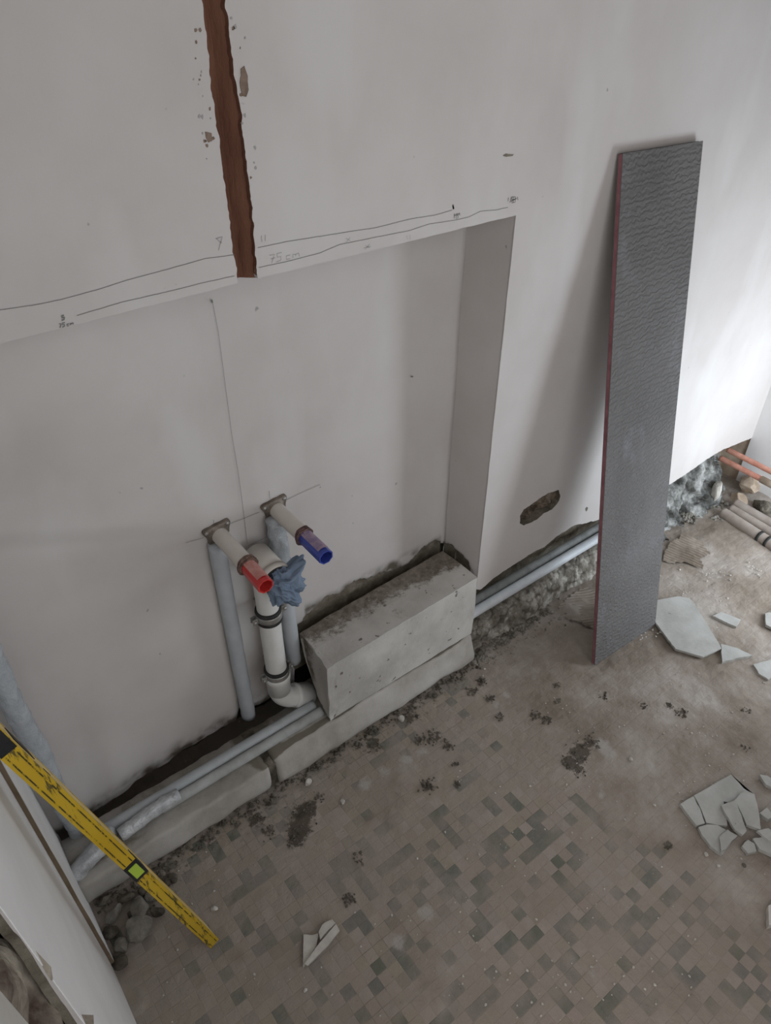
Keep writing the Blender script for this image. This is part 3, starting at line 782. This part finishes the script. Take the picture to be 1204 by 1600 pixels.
pipe('conduit', lerp_pts((1.026, .985, .121), (1.79, .985, .123), 80), .0140, 'conduit_bright', 'pale shiny grey conduit on the mortar ledge right of the block', 'conduit', g, .0004)
M['silver'] = two_tone('silver_foil_wrap', (.40, .41, .42), (.60, .61, .62), 40, rough=.38, spec=.6, metal=.25, bstr=.9, bscale=70, dist=.006)
pts = [(.175, .985, .104), (.14, .984, .106), (.10, .980, .106), (.06, .976, .105), (.03, .974, .102)]
pipe('foil_wrap', [Vector(a).lerp(Vector(b), t / 5) for a, b in zip(pts, pts[1:]) for t in range(5)], .0150, 'silver', 'crumpled silver wrapped conduit end lying on the left kerb behind the spirit level', 'pipe', None, .003)
pts = [(-.072, .958, .085), (-.05, .962, .098), (-.03, .967, .104), (-.008, .973, .106), (.012, .985, .104), (.022, 1.0, .10)]
pipe('pipe_elbow', [Vector(a).lerp(Vector(b), t / 5) for a, b in zip(pts, pts[1:]) for t in range(5)], .019, 'silver', 'short bent foil wrapped pipe end against the left wall under the spirit level', 'pipe', None, .0025)

# plastic wrapped riser in the left corner
pts = [(-.033 + .002 * math.sin(k * .3), 1.055 + .002 * math.cos(k * .23), .035 + k * .013) for k in range(75)]
pipe('wrapped_riser', pts, .0195, 'wrap', 'upright grey pipe wrapped in shiny clear plastic in the left corner', 'pipe', None, .0035, seg=36)

# ================================================================ TWO SLEEVES, DRAIN, STUB PIPES
pts = lerp_pts((.408, 1.098, .650), (.398, 1.078, .60), 4) + lerp_pts((.398, 1.078, .585), (.402, 1.075, .075), 40)
pts = [Vector((.4085, 1.095, .640 - k * .0128)) for k in range(45)]
pipe('pipe_sleeve', pts, .0175, 'sleeve', 'grey insulated upright pipe below the red-capped stub, running down to the broken hole', 'pipe', 'grey insulated upright pipes', .0012)
pts = [Vector((.540 + .004 * k / 40, 1.081, .650 - k * .0115)) for k in range(40)]
pipe('pipe_sleeve', pts, .0175, 'sleeve', 'grey insulated upright pipe behind the white drain pipe below the blue-capped stub', 'pipe', 'grey insulated upright pipes', .0012)
bm = bmesh.new(); pp = [Vector((.5405, 1.081, .648 - k * .008)) for k in range(15)]; tube(bm, pp, .0200, 32, .005, 5)
tag(obj('plastic_wrap', bm, M['wrap'], smooth=True), 'crumpled clear plastic round the top of the right grey upright pipe', 'wrap')

def stub(x, z, y_collar, y_end, capm, labelm, collar_m, label, roll):
    t = empty('pipe_stub', (x, YB, z), label, 'pipe', 'capped pipe stubs sticking out of the niche wall')
    bm = bmesh.new(); tube(bm, lerp_pts((x, YB + .01, z), (x, y_collar, z + .001), 24), .0172, 28, .0003); obj('pipe', bm, M['cream_pvc'], t, True)
    # mounting bracket: a lobed plate with three screws
    bm = bmesh.new(); yb = YB - .004; A = []; n = 64
    lob = [R(40), R(150), R(235)]
    for k in range(n):
        a = 2 * math.pi * k / n
        r_ = .0240
        for l in lob:
            d = abs((a - l + math.pi) % (2 * math.pi) - math.pi); r_ += .0120 * math.exp(-(d / .34) ** 2)
        if R(262) < a < R(345): r_ = .0185
        A.append((a, r_))
    rings = []
    for yy, add, inn in ((yb + .003, 0, 0), (yb - .004, 0, 0), (yb - .006, -.002, 0), (yb - .006, 0, 1), (yb - .010, -.0012, 1), (yb - .010, -.003, 1)):
        rings.append([bm.verts.new((x + math.cos(a) * ((.0198 if inn else r_) + add), yy, z + math.sin(a) * ((.0198 if inn else r_) + add))) for a, r_ in A])
    for a, b in zip(rings, rings[1:]):
        for k in range(n): bm.faces.new((a[k], a[(k+1) % n], b[(k+1) % n], b[k]))
    br = obj('bracket', bm, M['brass'], t, True)
    for l in lob:
        bm = bmesh.new(); c_ = Vector((x + .0285 * math.cos(l), yb - .0055, z + .0285 * math.sin(l)))
        tube(bm, [c_ + Vector((0, .003, 0)), c_ + Vector((0, -.0012, 0)), c_ + Vector((0, -.0026, 0))], [.0042, .0042, .0026], 14)
        tube(bm, [c_ + Vector((0, -.0026, 0)), c_ + Vector((0, -.0030, 0))], [.0012, .0012], 6)
        obj('screw', bm, M['steel'], br, True)
    bm = bmesh.new()
    for k in range(3):
        rr = .0192 + .0012 * (k % 2)
        tube(bm, [Vector((x, y_collar + .004 - .004 * k, z)), Vector((x, y_collar - .0005 - .004 * k, z))], [rr, rr + .001], 26, .004, k)
    obj('collar', bm, M[collar_m], t)
    ca = empty('_', (x, y_end, z), None, None); bpy.data.objects.remove(ca)
    # cap: an eight-sided open tube
    bm = bmesh.new()
    ym = y_collar + (y_end - y_collar) * .42
    hollow(bm, (x, y_collar, z), (x, y_end, z - .002), .0165, .0140, 8)
    tube(bm, [(x, y_end + .028, z - .001), (x, y_end + .026, z - .001)], [.0128, .0128], 8)
    cp = obj('cap', bm, M[capm], t)
    # label wrapped over the upper side of the cap
    bm = bmesh.new(); G = []
    for yy in (y_collar - .006, y_end + .010):
        G.append([bm.verts.new((x + math.cos(a) * .0170, yy, z + math.sin(a) * .0170 - .001)) for a in [R(40 + 9 * k) for k in range(11)]])
    for k in range(10): bm.faces.new((G[0][k], G[0][k+1], G[1][k+1], G[1][k]))
    obj('label', bm, M[labelm], cp, True)
    return t
stub(.420, .656, .986, .914, 'red', 'pink_label', 'tape', 'cream pipe stub with an open red cap', 0)
stub(.553, .657, .994, .912, 'blue', 'blue_label', 'dark_tape', 'cream pipe stub with an open blue cap', 0)

# white drain: socket stuffed with cloth, upright run with two clamps, elbow into the block
D = empty('drain_pipe', (.481, 1.05, .10), 'white plastic drain pipe with two metal clamps, cloth in its upper socket', 'pipe')
dx, dy = .480, 1.050
bm = bmesh.new()
arc = [Vector((dx, dy - .0 + 0, .560))]
pts = [Vector((dx, dy, .165 + .01 * k)) for k in range(38)]
pts += [Vector((dx, dy - .024 * (1 - math.cos(a)) , .535 + .030 * math.sin(a))) for a in [R(8 * k) for k in range(1, 9)]]
tube(bm, pts, .0245, 32, .0002); obj('pipe', bm, M['white_pvc'], D, True)
SA, SB = Vector((dx + .002, dy + .030, .578)), Vector((dx + .004, dy - .052, .572))
bm = bmesh.new()
hollow(bm, SA, SB, .0335, .0295, 40)
hollow(bm, SB + Vector((0, .012, 0)), SB + Vector((0, -.002, 0)), .0365, .0295, 40)
obj('socket', bm, M['cream_pvc'], D, True)
bm = bmesh.new(); hollow(bm, SB + Vector((0, .006, 0)), SB + Vector((0, -.0045, 0)), .0325, .0275, 40); obj('seal', bm, M['rubber'], D, True)
def lathe(bm, c, prof, seg=36, sx=1):
    rr = [[bm.verts.new((c[0] + r_ * math.cos(2*math.pi*k/seg), c[1] + r_ * math.sin(2*math.pi*k/seg), c[2] + z)) for k in range(seg)] for r_, z in prof]
    rr.append(rr[0])
    for a, b in zip(rr, rr[1:]):
        for k in range(seg): bm.faces.new((a[k], a[(k+1) % seg], b[(k+1) % seg], b[k]))
for zc, side in ((.432, 1), (.236, 1)):
    bm = bmesh.new(); lathe(bm, (dx, dy, zc), [(.0245, -.008), (.0292, -.008), (.0298, -.006), (.0298, .006), (.0292, .008), (.0245, .008)])
    clp = obj('clamp', bm, M['steel'], D, True)
    for dz, rr in ((.013, .0288), (-.013, .0288)):
        bm = bmesh.new(); lathe(bm, (dx, dy, zc + dz), [(.0245, -.0048), (rr, -.0045), (rr + .001, 0), (rr, .0045), (.0245, .0048)])
        obj('rubber_band', bm, M['rubber'], clp, True)
    for s in (1, -1):
        bm = bmesh.new()
        box(bm, dx + s * .029 - .001, dx + s * .029 + s * .013, dy + .004, dy + .0065, zc - .008, zc + .008)
        box(bm, dx + s * .029 - .001, dx + s * .029 + s * .013, dy - .0065, dy - .004, zc - .008, zc + .008)
        obj('clamp_ear', bm, M['steel'], clp)
        bm = bmesh.new(); c_ = Vector((dx + s * .037, dy - .0065, zc))
        tube(bm, [c_ + Vector((0, .016, 0)), c_ + Vector((0, 0, 0))], .0022, 10); tube(bm, [c_, c_ + Vector((0, -.004, 0))], [.0045, .0035], 12)
        obj('screw', bm, M['steel'], clp, True)
    bm = bmesh.new(); tube(bm, [(dx, dy + .028, zc), (dx, YB + .004, zc)], .004, 10); obj('wall_rod', bm, M['steel'], clp, True)
bm = bmesh.new()
lathe(bm, (dx, dy, .010), [(.0245, .222), (.0300, .220), (.0312, .214), (.0312, .206), (.0288, .202), (.0280, .160), (.0245, .160)], 40)
ex = [Vector((dx, dy, .184))]
for k in range(0, 9):
    a = R(k * 8.5); ex.append(Vector((dx + .058 * (1 - math.cos(a)), dy - .004 * k / 8, .176 - .058 * math.sin(a))))
d_ = (ex[-1] - ex[-2]).normalized(); e_end = ex[-1] + d_ * .004
tube(bm, ex, .0272, 36)
s0 = ex[-1] + d_ * -.004; 
tube(bm, [s0, s0 + d_ * .004, s0 + d_ * .009, s0 + d_ * .012, s0 + d_ * .05], [.0272, .0315, .0318, .0298, .0298], 36)
obj('elbow', bm, M['white_pvc'], D, True)

# blue rag: a wad of folds stuffed into the socket, corners sticking out
bm = bmesh.new()
bmesh.ops.create_icosphere(bm, subdivisions=6, radius=1.0)
for v in bm.verts:
    p = v.co.copy()
    u = Vector((p.x * 1.3 + .8 * p.z, p.y, p.z))
    f = 1 - abs(2 * noise.noise(u * 1.7 + Vector((3, 1, 7)))) * 1.5
    f2 = 1 - abs(2 * noise.noise(u * 3.0 + Vector((8, 2, 1))))
    d = .95 + .20 * f + .12 * f2 + .02 * noise.noise(p * 9)
    q3 = Vector((p.x * .030 * d, p.y * .026 * d, p.z * .033 * d))
    a = math.atan2(p.z, p.x); out = math.hypot(p.x, p.z)
    def lobe(a0, wdt): dd = abs((a - a0 + math.pi) % (2*math.pi) - math.pi); return math.exp(-(dd / wdt) ** 2) * out ** 1.6
    q3 += Vector((.026, -.004, .026)) * lobe(R(42), .30) + Vector((.014, -.012, -.034)) * lobe(R(-72), .42) + Vector((-.010, -.006, -.010)) * lobe(R(-125), .35) + Vector((.010, -.01, -.004)) * lobe(R(-12), .5)
    v.co = q3 + Vector((dx + .012, dy - .064, .564))
M_c = obj('rag', bm, M['cloth'], smooth=True); tag(M_c, 'crumpled blue cloth stuffed into the white drain socket', 'cloth')

# ================================================================ BOARD LEANING ON THE WALL
def leaning():
    b0 = on_floor(928, 1039); b1 = on_floor(1022, 977)
    t0 = on_wall(973, 240, YF - .016); t1 = on_wall(1098, 220, YF - .016)
    P = [Vector((b0[0], b0[1], .012)), Vector((b1[0], b1[1], .012)), Vector((t1[0], YF - .016, t1[1])), Vector((t0[0], YF - .016, t0[1]))]
    n = (P[1] - P[0]).cross(P[3] - P[0]).normalized()
    if n.y > 0: n = -n
    # drop the corners onto the floor along the board
    for a, b in ((0, 3), (1, 2)):
        d = (P[a] - P[b]).normalized(); P[a] = P[a] + d * (P[a].z - .0012) / -d.z
    return P, n
P4, nn = leaning()
def slabquad(bm, P, n, a, b, ins=0.0):
    C_ = sum(P, Vector()) / 4
    L0 = [bm.verts.new(p + (C_ - p).normalized() * ins - n * a) for p in P]; L1 = [bm.verts.new(p + (C_ - p).normalized() * ins - n * b) for p in P]
    bm.faces.new(L0); bm.faces.new(L1[::-1])
    for i in range(4): bm.faces.new((L0[i], L0[(i+1) % 4], L1[(i+1) % 4], L1[i]))
B = empty('backer_board', tuple((P4[0] + P4[1]) / 2), 'tall grey tile backer board with a pinkish core leaning on the white wall', 'board')
bm = bmesh.new(); slabquad(bm, P4, nn, 0, .002)
obj('front_coating', bm, M['board'], B)
bm = bmesh.new(); slabquad(bm, P4, nn, .002, .0105, .0012); obj('foam_core', bm, M['board_core'], B)
bm = bmesh.new(); slabquad(bm, P4, nn, .0105, .012); obj('back_coating', bm, M['board'], B)

# ================================================================ SPIRIT LEVEL
pb = on_floor(336, 1476); B0 = Vector((pb[0], pb[1], .003)); B1 = Vector((-.048, .631, .906))
d = (B1 - B0).normalized()
U = Vector((.97, .17, .18)); U = (U - d * U.dot(d)).normalized()           # across the narrow edge that faces the camera
V = U.cross(d)
if V.y > 0: V = -V                                                          # towards the camera
LEN, HW, DP = 1.045, .0108, .050
LV = empty('spirit_level', tuple(B0), 'yellow spirit level with worn black lines leaning on the left wall', 'spirit level')
def lvbox(s0, s1, u0, u1, v0, v1, bm=None):
    bm = bm or bmesh.new(); vs = [bm.verts.new(B0 + d * s + U * u + V * v) for s in (s0, s1) for u in (u0, u1) for v in (v0, v1)]
    for f in ((0,1,3,2),(4,6,7,5),(0,4,5,1),(2,3,7,6),(0,2,6,4),(1,5,7,3)): bm.faces.new([vs[i] for i in f])
    return bm
bm = lvbox(0, LEN, -HW, HW, -.007, 0); lvbox(0, LEN, -HW, HW, -DP, -DP + .007, bm); 
obj('edge_face', bm, M['yellow'], LV)
bm = lvbox(0, LEN, -HW + .0012, HW - .0004, -DP + .007, -.007); obj('web', bm, M['yellow_edge'], LV)
def s_at(px, py):
    r_ = ray(px, py); w0 = EYE - B0; A = d.dot(d); Bq = d.dot(r_); Cq = r_.dot(r_); Dq = d.dot(w0); E = r_.dot(w0)
    return (Cq * Dq - Bq * E) / (A * Cq - Bq * Bq)
s_v = s_at(211, 1362)
bm = lvbox(s_v - .030, s_v + .030, -HW - .0006, HW + .0006, -.02, .0006); vh = obj('vial_housing', bm, M['black'], LV)
bm = lvbox(s_v - .020, s_v + .020, -HW + .0035, HW - .0035, .0006, .0016); obj('vial', bm, M['vial'], vh)
for uu in (-.0062, .0056):
    bm = lvbox(.004, s_v - .032, uu - .0008, uu + .0008, -.001, .0003); lvbox(s_v + .032, LEN - .01, uu - .0008, uu + .0008, -.001, .0003, bm); obj('black_line', bm, M['worn_line'], LV)
s_h = s_at(8, 1181)
bm = lvbox(s_h, min(s_h + .11, LEN - .01), -HW + .001, HW - .001, -.02, .0009); obj('grip', bm, M['black'], LV)
bm = lvbox(s_at(60, 1205), s_at(30, 1172), HW - .0004, HW + .0006, -.040, -.018); obj('hand_slot', bm, M['black'], LV)
bm = lvbox(s_at(76, 1222), s_at(69, 1212), HW - .0004, HW + .0005, -.010, -.006); obj('hand_slot', bm, M['black'], LV)

# ================================================================ FAR CORNER
bm = bmesh.new()
xs_ = 70; G = []
for j in range(34):
    for i in range(xs_):
        x = 1.80 + (2.30 - 1.80) * i / (xs_ - 1); v = j / 33
        z = -.01 + .215 * v * (1 - .25 * sstep(2.22, 2.30, x)); y = .955 + .085 * v + .035 * (1 - v) * sstep(2.3, 1.9, x) * 0
        f = 1 - abs(2 * FB(x, z, 3, 9, 3, 2)); y -= .045 * f * (1 - v * .7); 
        G.append(bm.verts.new((x, y + .010 * FB(x, y, z, 30, 3, 8), z + .012 * N(x, y, 2, 40) * (v > .02))))
for j in range(33):
    for i in range(xs_ - 1):
        a = j * xs_ + i; bm.faces.new((G[a], G[a+1], G[a+xs_+1], G[a+xs_]))
tag(obj('torn_insulation', bm, M['foil_debris']), 'crumpled grey and silvery insulation bulging out under the wall foot right of the leaning board', 'insulation')
lum = [((1158, 757), (.020, .014, .034), 'chip', 'white plaster lump with one bright face beside the grey insulation', 3, .03, (1128, 760)),]
def lump(px, z, s, mat, label, seed, cat='stone', group=None, rough=.35, sub=3, nm='stone'):
    x, y = on_floor(*px, z); bm = bmesh.new(); rock(bm, (x, y, z), s, seed, sub, rough)
    return tag(obj(nm, bm, M[mat]), label, cat, group)
lump((1119, 768), .055, (.026, .02, .045), 'chip', 'upright white plaster lump at the right end of the grey insulation', 3)
lump((1172, 757), .035, (.075, .04, .030), 'sand', 'large tan rendered lump lying below the copper pipes', 12)
lump((1153, 783), .0, (.05, .03, .03), 'sand', 'flat tan lump in front of the large tan lump below the copper pipes', 14)
lump((1190, 792), .01, (.04, .03, .03), 'rubble_dark', 'dark round stone at the right edge behind the floor pipes', 15)
lump((1200, 806), .0, (.04, .03, .025), 'rubble_dark', 'dark low stone at the right edge touching the floor pipes', 16)
def far_pipe(nm, a, b, r, mat, label, group, sleeves=()):
    t = None
    bm = bmesh.new(); tube(bm, lerp_pts(a, b, 30), r, 18, .0005)
    o = obj(nm, bm, M[mat], smooth=True); tag(o, label, 'pipe', group)
    for s0, s1, r_, m_ in sleeves:
        bm = bmesh.new(); tube(bm, [Vector(a).lerp(Vector(b), s0), Vector(a).lerp(Vector(b), s1)], r_, 18); obj('sleeve', bm, M[m_], o, True)
    return o
c1a = on_floor(1149, 708, .165); c1b = on_floor(1230, 750, .158)
c2a = on_floor(1137, 721, .135); c2b = on_floor(1230, 770, .128)
far_pipe('copper_pipe', (c1a[0] - .004, c1a[1] + .03, .166), (*c1b, .158), .0095, 'copper', 'upper of two copper pipes leaving the hole in the far corner', 'copper pipes in the far corner')
far_pipe('copper_pipe', (c2a[0] - .004, c2a[1] + .03, .136), (*c2b, .128), .0098, 'copper', 'lower of two copper pipes leaving the hole in the far corner', 'copper pipes in the far corner', ((.62, 1.0, .0125, 'sand'),))
M['floor_pipe'] = two_tone('dusty_floor_pipe', (.30, .25, .215), (.40, .35, .31), 16, rough=.8, bstr=.4, bscale=60)
f1a = on_floor(1128, 800, .014); f1b = on_floor(1230, 866, .014)
f2a = on_floor(1141, 793, .016); f2b = on_floor(1230, 846, .016)
f3a = on_floor(1148, 785, .018); f3b = on_floor(1230, 832, .018)
gp = 'dusty pipes across the floor in the far corner'
far_pipe('floor_pipe', (*f1a, .012), (*f1b, .012), .020, 'floor_pipe', 'dusty pipe on the far floor nearest the camera, with a dark joint', gp, ((.58, .615, .022, 'rubber'), (.70, .735, .022, 'rubber')))
far_pipe('floor_pipe', (*f2a, .012), (*f2b, .012), .016, 'floor_pipe', 'middle dusty pipe of the three on the far floor', gp)
far_pipe('floor_pipe', (*f3a, .014), (*f3b, .014), .018, 'floor_pipe', 'dusty pipe on the far floor nearest the corner', gp)

# trowelled adhesive patches: combed ridges
def combed(px_poly, ang, pitch, seed, label, amp=.004, bend=0.0):
    P = [on_floor(*p) for p in px_poly]; xs = [p[0] for p in P]; ys = [p[1] for p in P]
    st_ = .0016; bm = bmesh.new(); cache = {}
    ca, sa = math.cos(ang), math.sin(ang)
    def vert(i, j):
        if (i, j) not in cache:
            x = min(xs) + i * st_; y = min(ys) + j * st_
            u = x * ca + y * sa; v = -x * sa + y * ca
            ph_ = u + bend * v * v * 10 + .003 * N(x, y, 0, 18)
            h = .5 + .5 * math.cos(2 * math.pi * ph_ / pitch)
            h = h ** .7 * (.65 + .6 * FB(x, y, 0, 14, 3, seed))
            cache[(i, j)] = bm.verts.new((x, y, .0010 + amp * max(0, h) + .0008 * N(x, y, 0, 90)))
        return cache[(i, j)]
    nx = int((max(xs) - min(xs)) / st_); ny = int((max(ys) - min(ys)) / st_)
    for j in range(ny):
        for i in range(nx):
            x = min(xs) + i * st_; y = min(ys) + j * st_
            xx, yy = x + .012 * FB(x, y, 0, 22, 3, seed), y + .012 * FB(y, x, 3, 22, 3, seed)
            if in_poly(xx, yy, P): bm.faces.new([vert(*q_) for q_ in ((i, j), (i+1, j), (i+1, j+1), (i, j+1))])
    tag(obj('adhesive_patch', bm, M['adhesive'], smooth=True), label, 'adhesive', 'combed adhesive left on the floor')
M['adhesive'] = two_tone('dried_tile_adhesive', (.23, .19, .15), (.36, .31, .26), 12, bstr=.4, bscale=90, dist=.002)
combed([(872,948),(905,922),(935,905),(940,990),(905,975),(880,965)], R(62), .0105, 3, 'combed ridges of dried adhesive on the floor just left of the leaning board', .007, 0)
combed([(1036,862),(1062,836),(1100,850),(1112,868),(1092,872),(1098,890),(1070,882),(1034,880)], R(14), .0125, 9, 'combed ridges of dried adhesive on the floor just right of the leaning board', .008)

# ================================================================ SLABS AND RUBBLE
def slab(px, z0, th, label, seed, mat='slab', tilt=(0, 0), jag=.002, nm='plaster_slab', cat='slab', group='broken plaster slabs on the floor'):
    P = [on_floor(*p, z0 + th) for p in px]; bm = bmesh.new()
    # keep the outline counterclockwise
    ar = sum(P[i][0] * P[(i+1) % len(P)][1] - P[(i+1) % len(P)][0] * P[i][1] for i in range(len(P)))
    if ar < 0: P = P[::-1]
    sheet(bm, P, z0, th, seed, tilt, jag=jag)
    return tag(obj(nm, bm, M[mat]), label, cat, group)
slab([(1022,938),(1058,932),(1076,934),(1086,945),(1127,1013),(1098,1026),(1055,1014),(1022,970)], .001, .010, 'largest pale grey slab, lying beside the foot of the leaning board', 1)
slab([(1113,962),(1126,956),(1157,968),(1150,979),(1138,974)], .001, .010, 'small oblong grey slab behind the largest slab', 2)
slab([(1126,1006),(1150,1012),(1175,1024),(1152,1028),(1128,1034)], .001, .010, 'small wedge shaped grey slab touching the right tip of the largest slab', 3)
slab([(1195,958),(1215,955),(1215,985),(1196,976)], .001, .010, 'grey slab cut by the right edge level with the small oblong slab', 4)
slab([(1177,1038),(1205,1030),(1220,1045),(1200,1062),(1185,1052)], .001, .007, 'pale broken flake at the right edge right of the wedge slab', 5)
g2 = 'cracked slab pieces at the right edge'
slab([(1062,1256),(1083,1244),(1092,1262),(1101,1286),(1088,1290)], .001, .011, 'left corner piece of the cracked grey slab near the right edge', 6, group=g2, jag=.0012)
slab([(1084,1243),(1142,1210),(1162,1232),(1176,1240),(1150,1258),(1130,1252),(1136,1290),(1118,1288),(1103,1285),(1094,1262)], .001, .011, 'rear and largest piece of the cracked grey slab near the right edge', 7, group=g2, jag=.0012)
slab([(1091,1292),(1104,1288),(1120,1289),(1152,1306),(1144,1314),(1128,1335),(1110,1322),(1096,1305)], .001, .011, 'front pointed piece of the cracked grey slab near the right edge', 8, group=g2, jag=.0012)
slab([(1126,1258),(1148,1250),(1160,1280),(1166,1298),(1160,1304),(1148,1296),(1136,1276)], .0125, .009, 'narrow piece stacked on the middle of the cracked grey slab', 9, group=g2, tilt=(.03, 0), jag=.0015)
slab([(1148,1250),(1158,1238),(1178,1240),(1186,1272),(1188,1296),(1166,1288),(1158,1270)], .0125, .010, 'squarish piece stacked on the right of the cracked grey slab', 10, group=g2, jag=.0015)
slab([(1124,1308),(1136,1296),(1150,1306),(1132,1326),(1126,1332)], .0125, .004, 'thin flake on the front point of the cracked grey slab', 11, group=g2)
slab([(1158,1322),(1168,1312),(1178,1318),(1182,1330),(1168,1334)], .001, .010, 'small grey flake below the right corner of the cracked slab', 12, group=g2)
slab([(1176,1310),(1204,1306),(1225,1330),(1212,1338),(1186,1326)], .001, .012, 'grey flake cut by the right edge below the cracked slab', 13, group=g2)
slab([(1182,1298),(1200,1294),(1225,1308),(1222,1322),(1200,1312)], .013, .008, 'upper grey flake cut by the right edge right of the cracked slab', 14, group=g2)
slab([(1186,1270),(1198,1262),(1210,1275),(1200,1280)], .001, .012, 'small rounded grey piece right of the cracked slab', 15, group=g2)
slab([(1186,1210),(1198,1212),(1215,1222),(1212,1232),(1196,1226)], .001, .010, 'pale chip at the right edge above the cracked slab', 16, group=g2)
# pale shard in the foreground: two flakes one on the other
slab([(474,1460),(488,1461),(497,1458),(494,1478),(478,1505),(473,1510)], .001, .007, 'pale flat plaster shard in the foreground, the lower of two overlapping', 21, 'chip', jag=.0012, nm='plaster_shard', cat='shard', group='plaster shards in the foreground')
slab([(498,1456),(503,1444),(519,1436),(524,1442),(510,1456),(500,1468)], .001, .012, 'small rounded plaster shard behind the long foreground shard', 23, 'chip', jag=.0014, nm='plaster_shard', cat='shard', group='plaster shards in the foreground')
slab([(475,1506),(500,1472),(525,1444),(530,1453),(512,1476),(480,1508)], .0085, .007, 'long narrow plaster shard lying on top in the foreground', 22, 'chip', tilt=(0, .05), jag=.0008, nm='plaster_shard', cat='shard', group='plaster shards in the foreground')
slab([(1200,1415),(1225,1405),(1225,1440),(1201,1446)], .001, .02, 'pale block end cut by the right edge in the foreground', 24, 'chip', jag=.0008)

# stones heaped between kerb, left wall and level
heap = [((218,1418),.026,'large speckled stone in the middle of the heap by the left wall'),((214,1452),.030,'largest stone of the heap by the left wall, nearest the camera'),
 ((178,1428),.018,'rounded stone at the left of the heap by the left wall'),((172,1455),.016,'dark stone against the left wall below the heap'),
 ((196,1404),.016,'stone of the heap close under the kerb'),((238,1400),.016,'narrow stone at the right of the heap under the kerb'),
 ((244,1424),.014,'slim upright stone at the right side of the heap'),((224,1392),.012,'small dark stone wedged under the kerb behind the heap'),
 ((258,1382),.012,'small stone under the kerb beside the spirit level'),((190,1478),.017,'flat stone at the foot of the heap'),
 ((186,1502),.018,'low stone below the heap against the left wall'),((270,1372),.011,'small stone under the kerb right of the spirit level'),
 ((162,1408),.013,'stone where kerb and left wall meet'),((206,1432),.012,'small stone between the two large stones of the heap')]
for k, (p, s, lb) in enumerate(heap):
    rr = random.Random(k + 50)
    lump(p, s * .55, (s * rr.uniform(1.0, 1.25), s * rr.uniform(.75, 1.0), s * rr.uniform(.6, .8)), 'rubble' if k in (0, 1, 2, 9, 5) else 'rubble_dark', lb, k + 60, 'stone', 'stones heaped by the left wall', .3)
small = [((627,1122),.0105,'chip','rounded pale pebble on the floor below the kerb under the block'),((481,1222),.010,'chip','pale pebble on the tiles near the gap in the kerb'),
 ((535,1252),.008,'chip','pale pebble right of the gap in the kerb, further out on the tiles'),((335,1420),.008,'chip','pale pebble close to the lower end of the spirit level'),
 ((1103,1335),.006,'chip','tiny pale pebble just below the front point of the cracked slab'),((1122,1353),.005,'chip','tiny pale pebble on the tiles below the cracked slab'),
 ((985,1186),.006,'chip','small pale pebble alone on the bare mortar floor'),((1162,1352),.005,'rubble_dark','tiny dark stone below the cracked slab'),
 ((428,1252),.009,'rubble','grey pebble under the gap in the kerb'),((690,1080),.007,'rubble','grey pebble near the right end of the kerb')]
for k, (p, s, mt, lb) in enumerate(small):
    lump(p, s * .55, (s * 1.1, s * .85, s * .7), mt, lb, k + 90, 'pebble', 'loose pebbles on the floor', .3, 2, 'pebble')
def crumbs(nm, label, spots, mat, seed, smin, smax):
    """loose crumbs: spots = (x, y, radius, count)"""
    rr = random.Random(seed); bm = bmesh.new()
    for x, y, r_, n in spots:
        for _ in range(n):
            a = rr.uniform(0, 6.28); q_ = r_ * 1.25 * math.sqrt(rr.random()) * rr.uniform(.5, 1); s = rr.uniform(smin, smax) * (1.6 if rr.random() < .1 else 1)
            c_ = (x + q_ * math.cos(a), y + q_ * math.sin(a), s * .35)
            ret = bmesh.ops.create_icosphere(bm, subdivisions=1, radius=s)
            k_ = (rr.uniform(.7, 1.3), rr.uniform(.7, 1.3), rr.uniform(.5, .9))
            for v in ret['verts']: v.co = Vector((v.co.x * k_[0], v.co.y * k_[1], v.co.z * k_[2])) * rr.uniform(.75, 1.2) + Vector(c_)
    return tag(obj(nm, bm, M[mat]), label, 'crumbs', None, 'stuff')
sp = [(x, y, r_ * 1.1, int(26 * k)) for x, y, r_, k in ST]
crumbs('dirt_crumbs', 'dark dirt crumbs lying in clusters on the floor', sp, 'rubble_dark', 3, .0012, .0032)
sp = [(-.05 + k * .0135, .915 + .008 * math.sin(k), .014, 4) for k in range(80)] 
crumbs('kerb_crumbs', 'crumbled mortar along the foot of the kerb', sp, 'rubble_dark', 5, .0015, .0045)
sp = [(1.03 + k * .009, .935, .016, 8) for k in range(34)] + [(1.05, .93, .03, 60), (1.35 + 0, .94, .1, 60), (1.6, .93, .1, 60)]
crumbs('ledge_crumbs', 'broken mortar crumbs at the foot of the rough ledge', sp, 'rubble', 6, .002, .006)
rr = random.Random(9)
sp = [(*on_floor(rr.uniform(960, 1204), rr.uniform(880, 1010)), .03, 10) for k in range(34)] + [(*on_floor(rr.uniform(700, 1200), rr.uniform(1020, 1560)), .05, 5) for k in range(50)] + [(*on_floor(rr.uniform(250, 900), rr.uniform(1280, 1590)), .05, 2) for k in range(30)]
crumbs('plaster_crumbs', 'pale plaster crumbs scattered over the floor', sp, 'chip', 7, .0009, .0028)
sp = [(*on_floor(rr.uniform(1040, 1130), rr.uniform(785, 812)), .03, 12) for k in range(16)]
crumbs('corner_crumbs', 'dark rubble crumbs below the grey insulation in the far corner', sp, 'rubble', 8, .003, .009)
sp = [(x, 1.075 + .01 * math.sin(x * 60), .015, 8) for x in [-.06 + k * .02 for k in range(31)]]
crumbs('gap_crumbs', 'dirt crumbs in the gap between conduits and niche wall, coloured black for its shade', sp, 'gap_shade', 11, .003, .008)  # crumb colour darkened to carry the shade of the gap
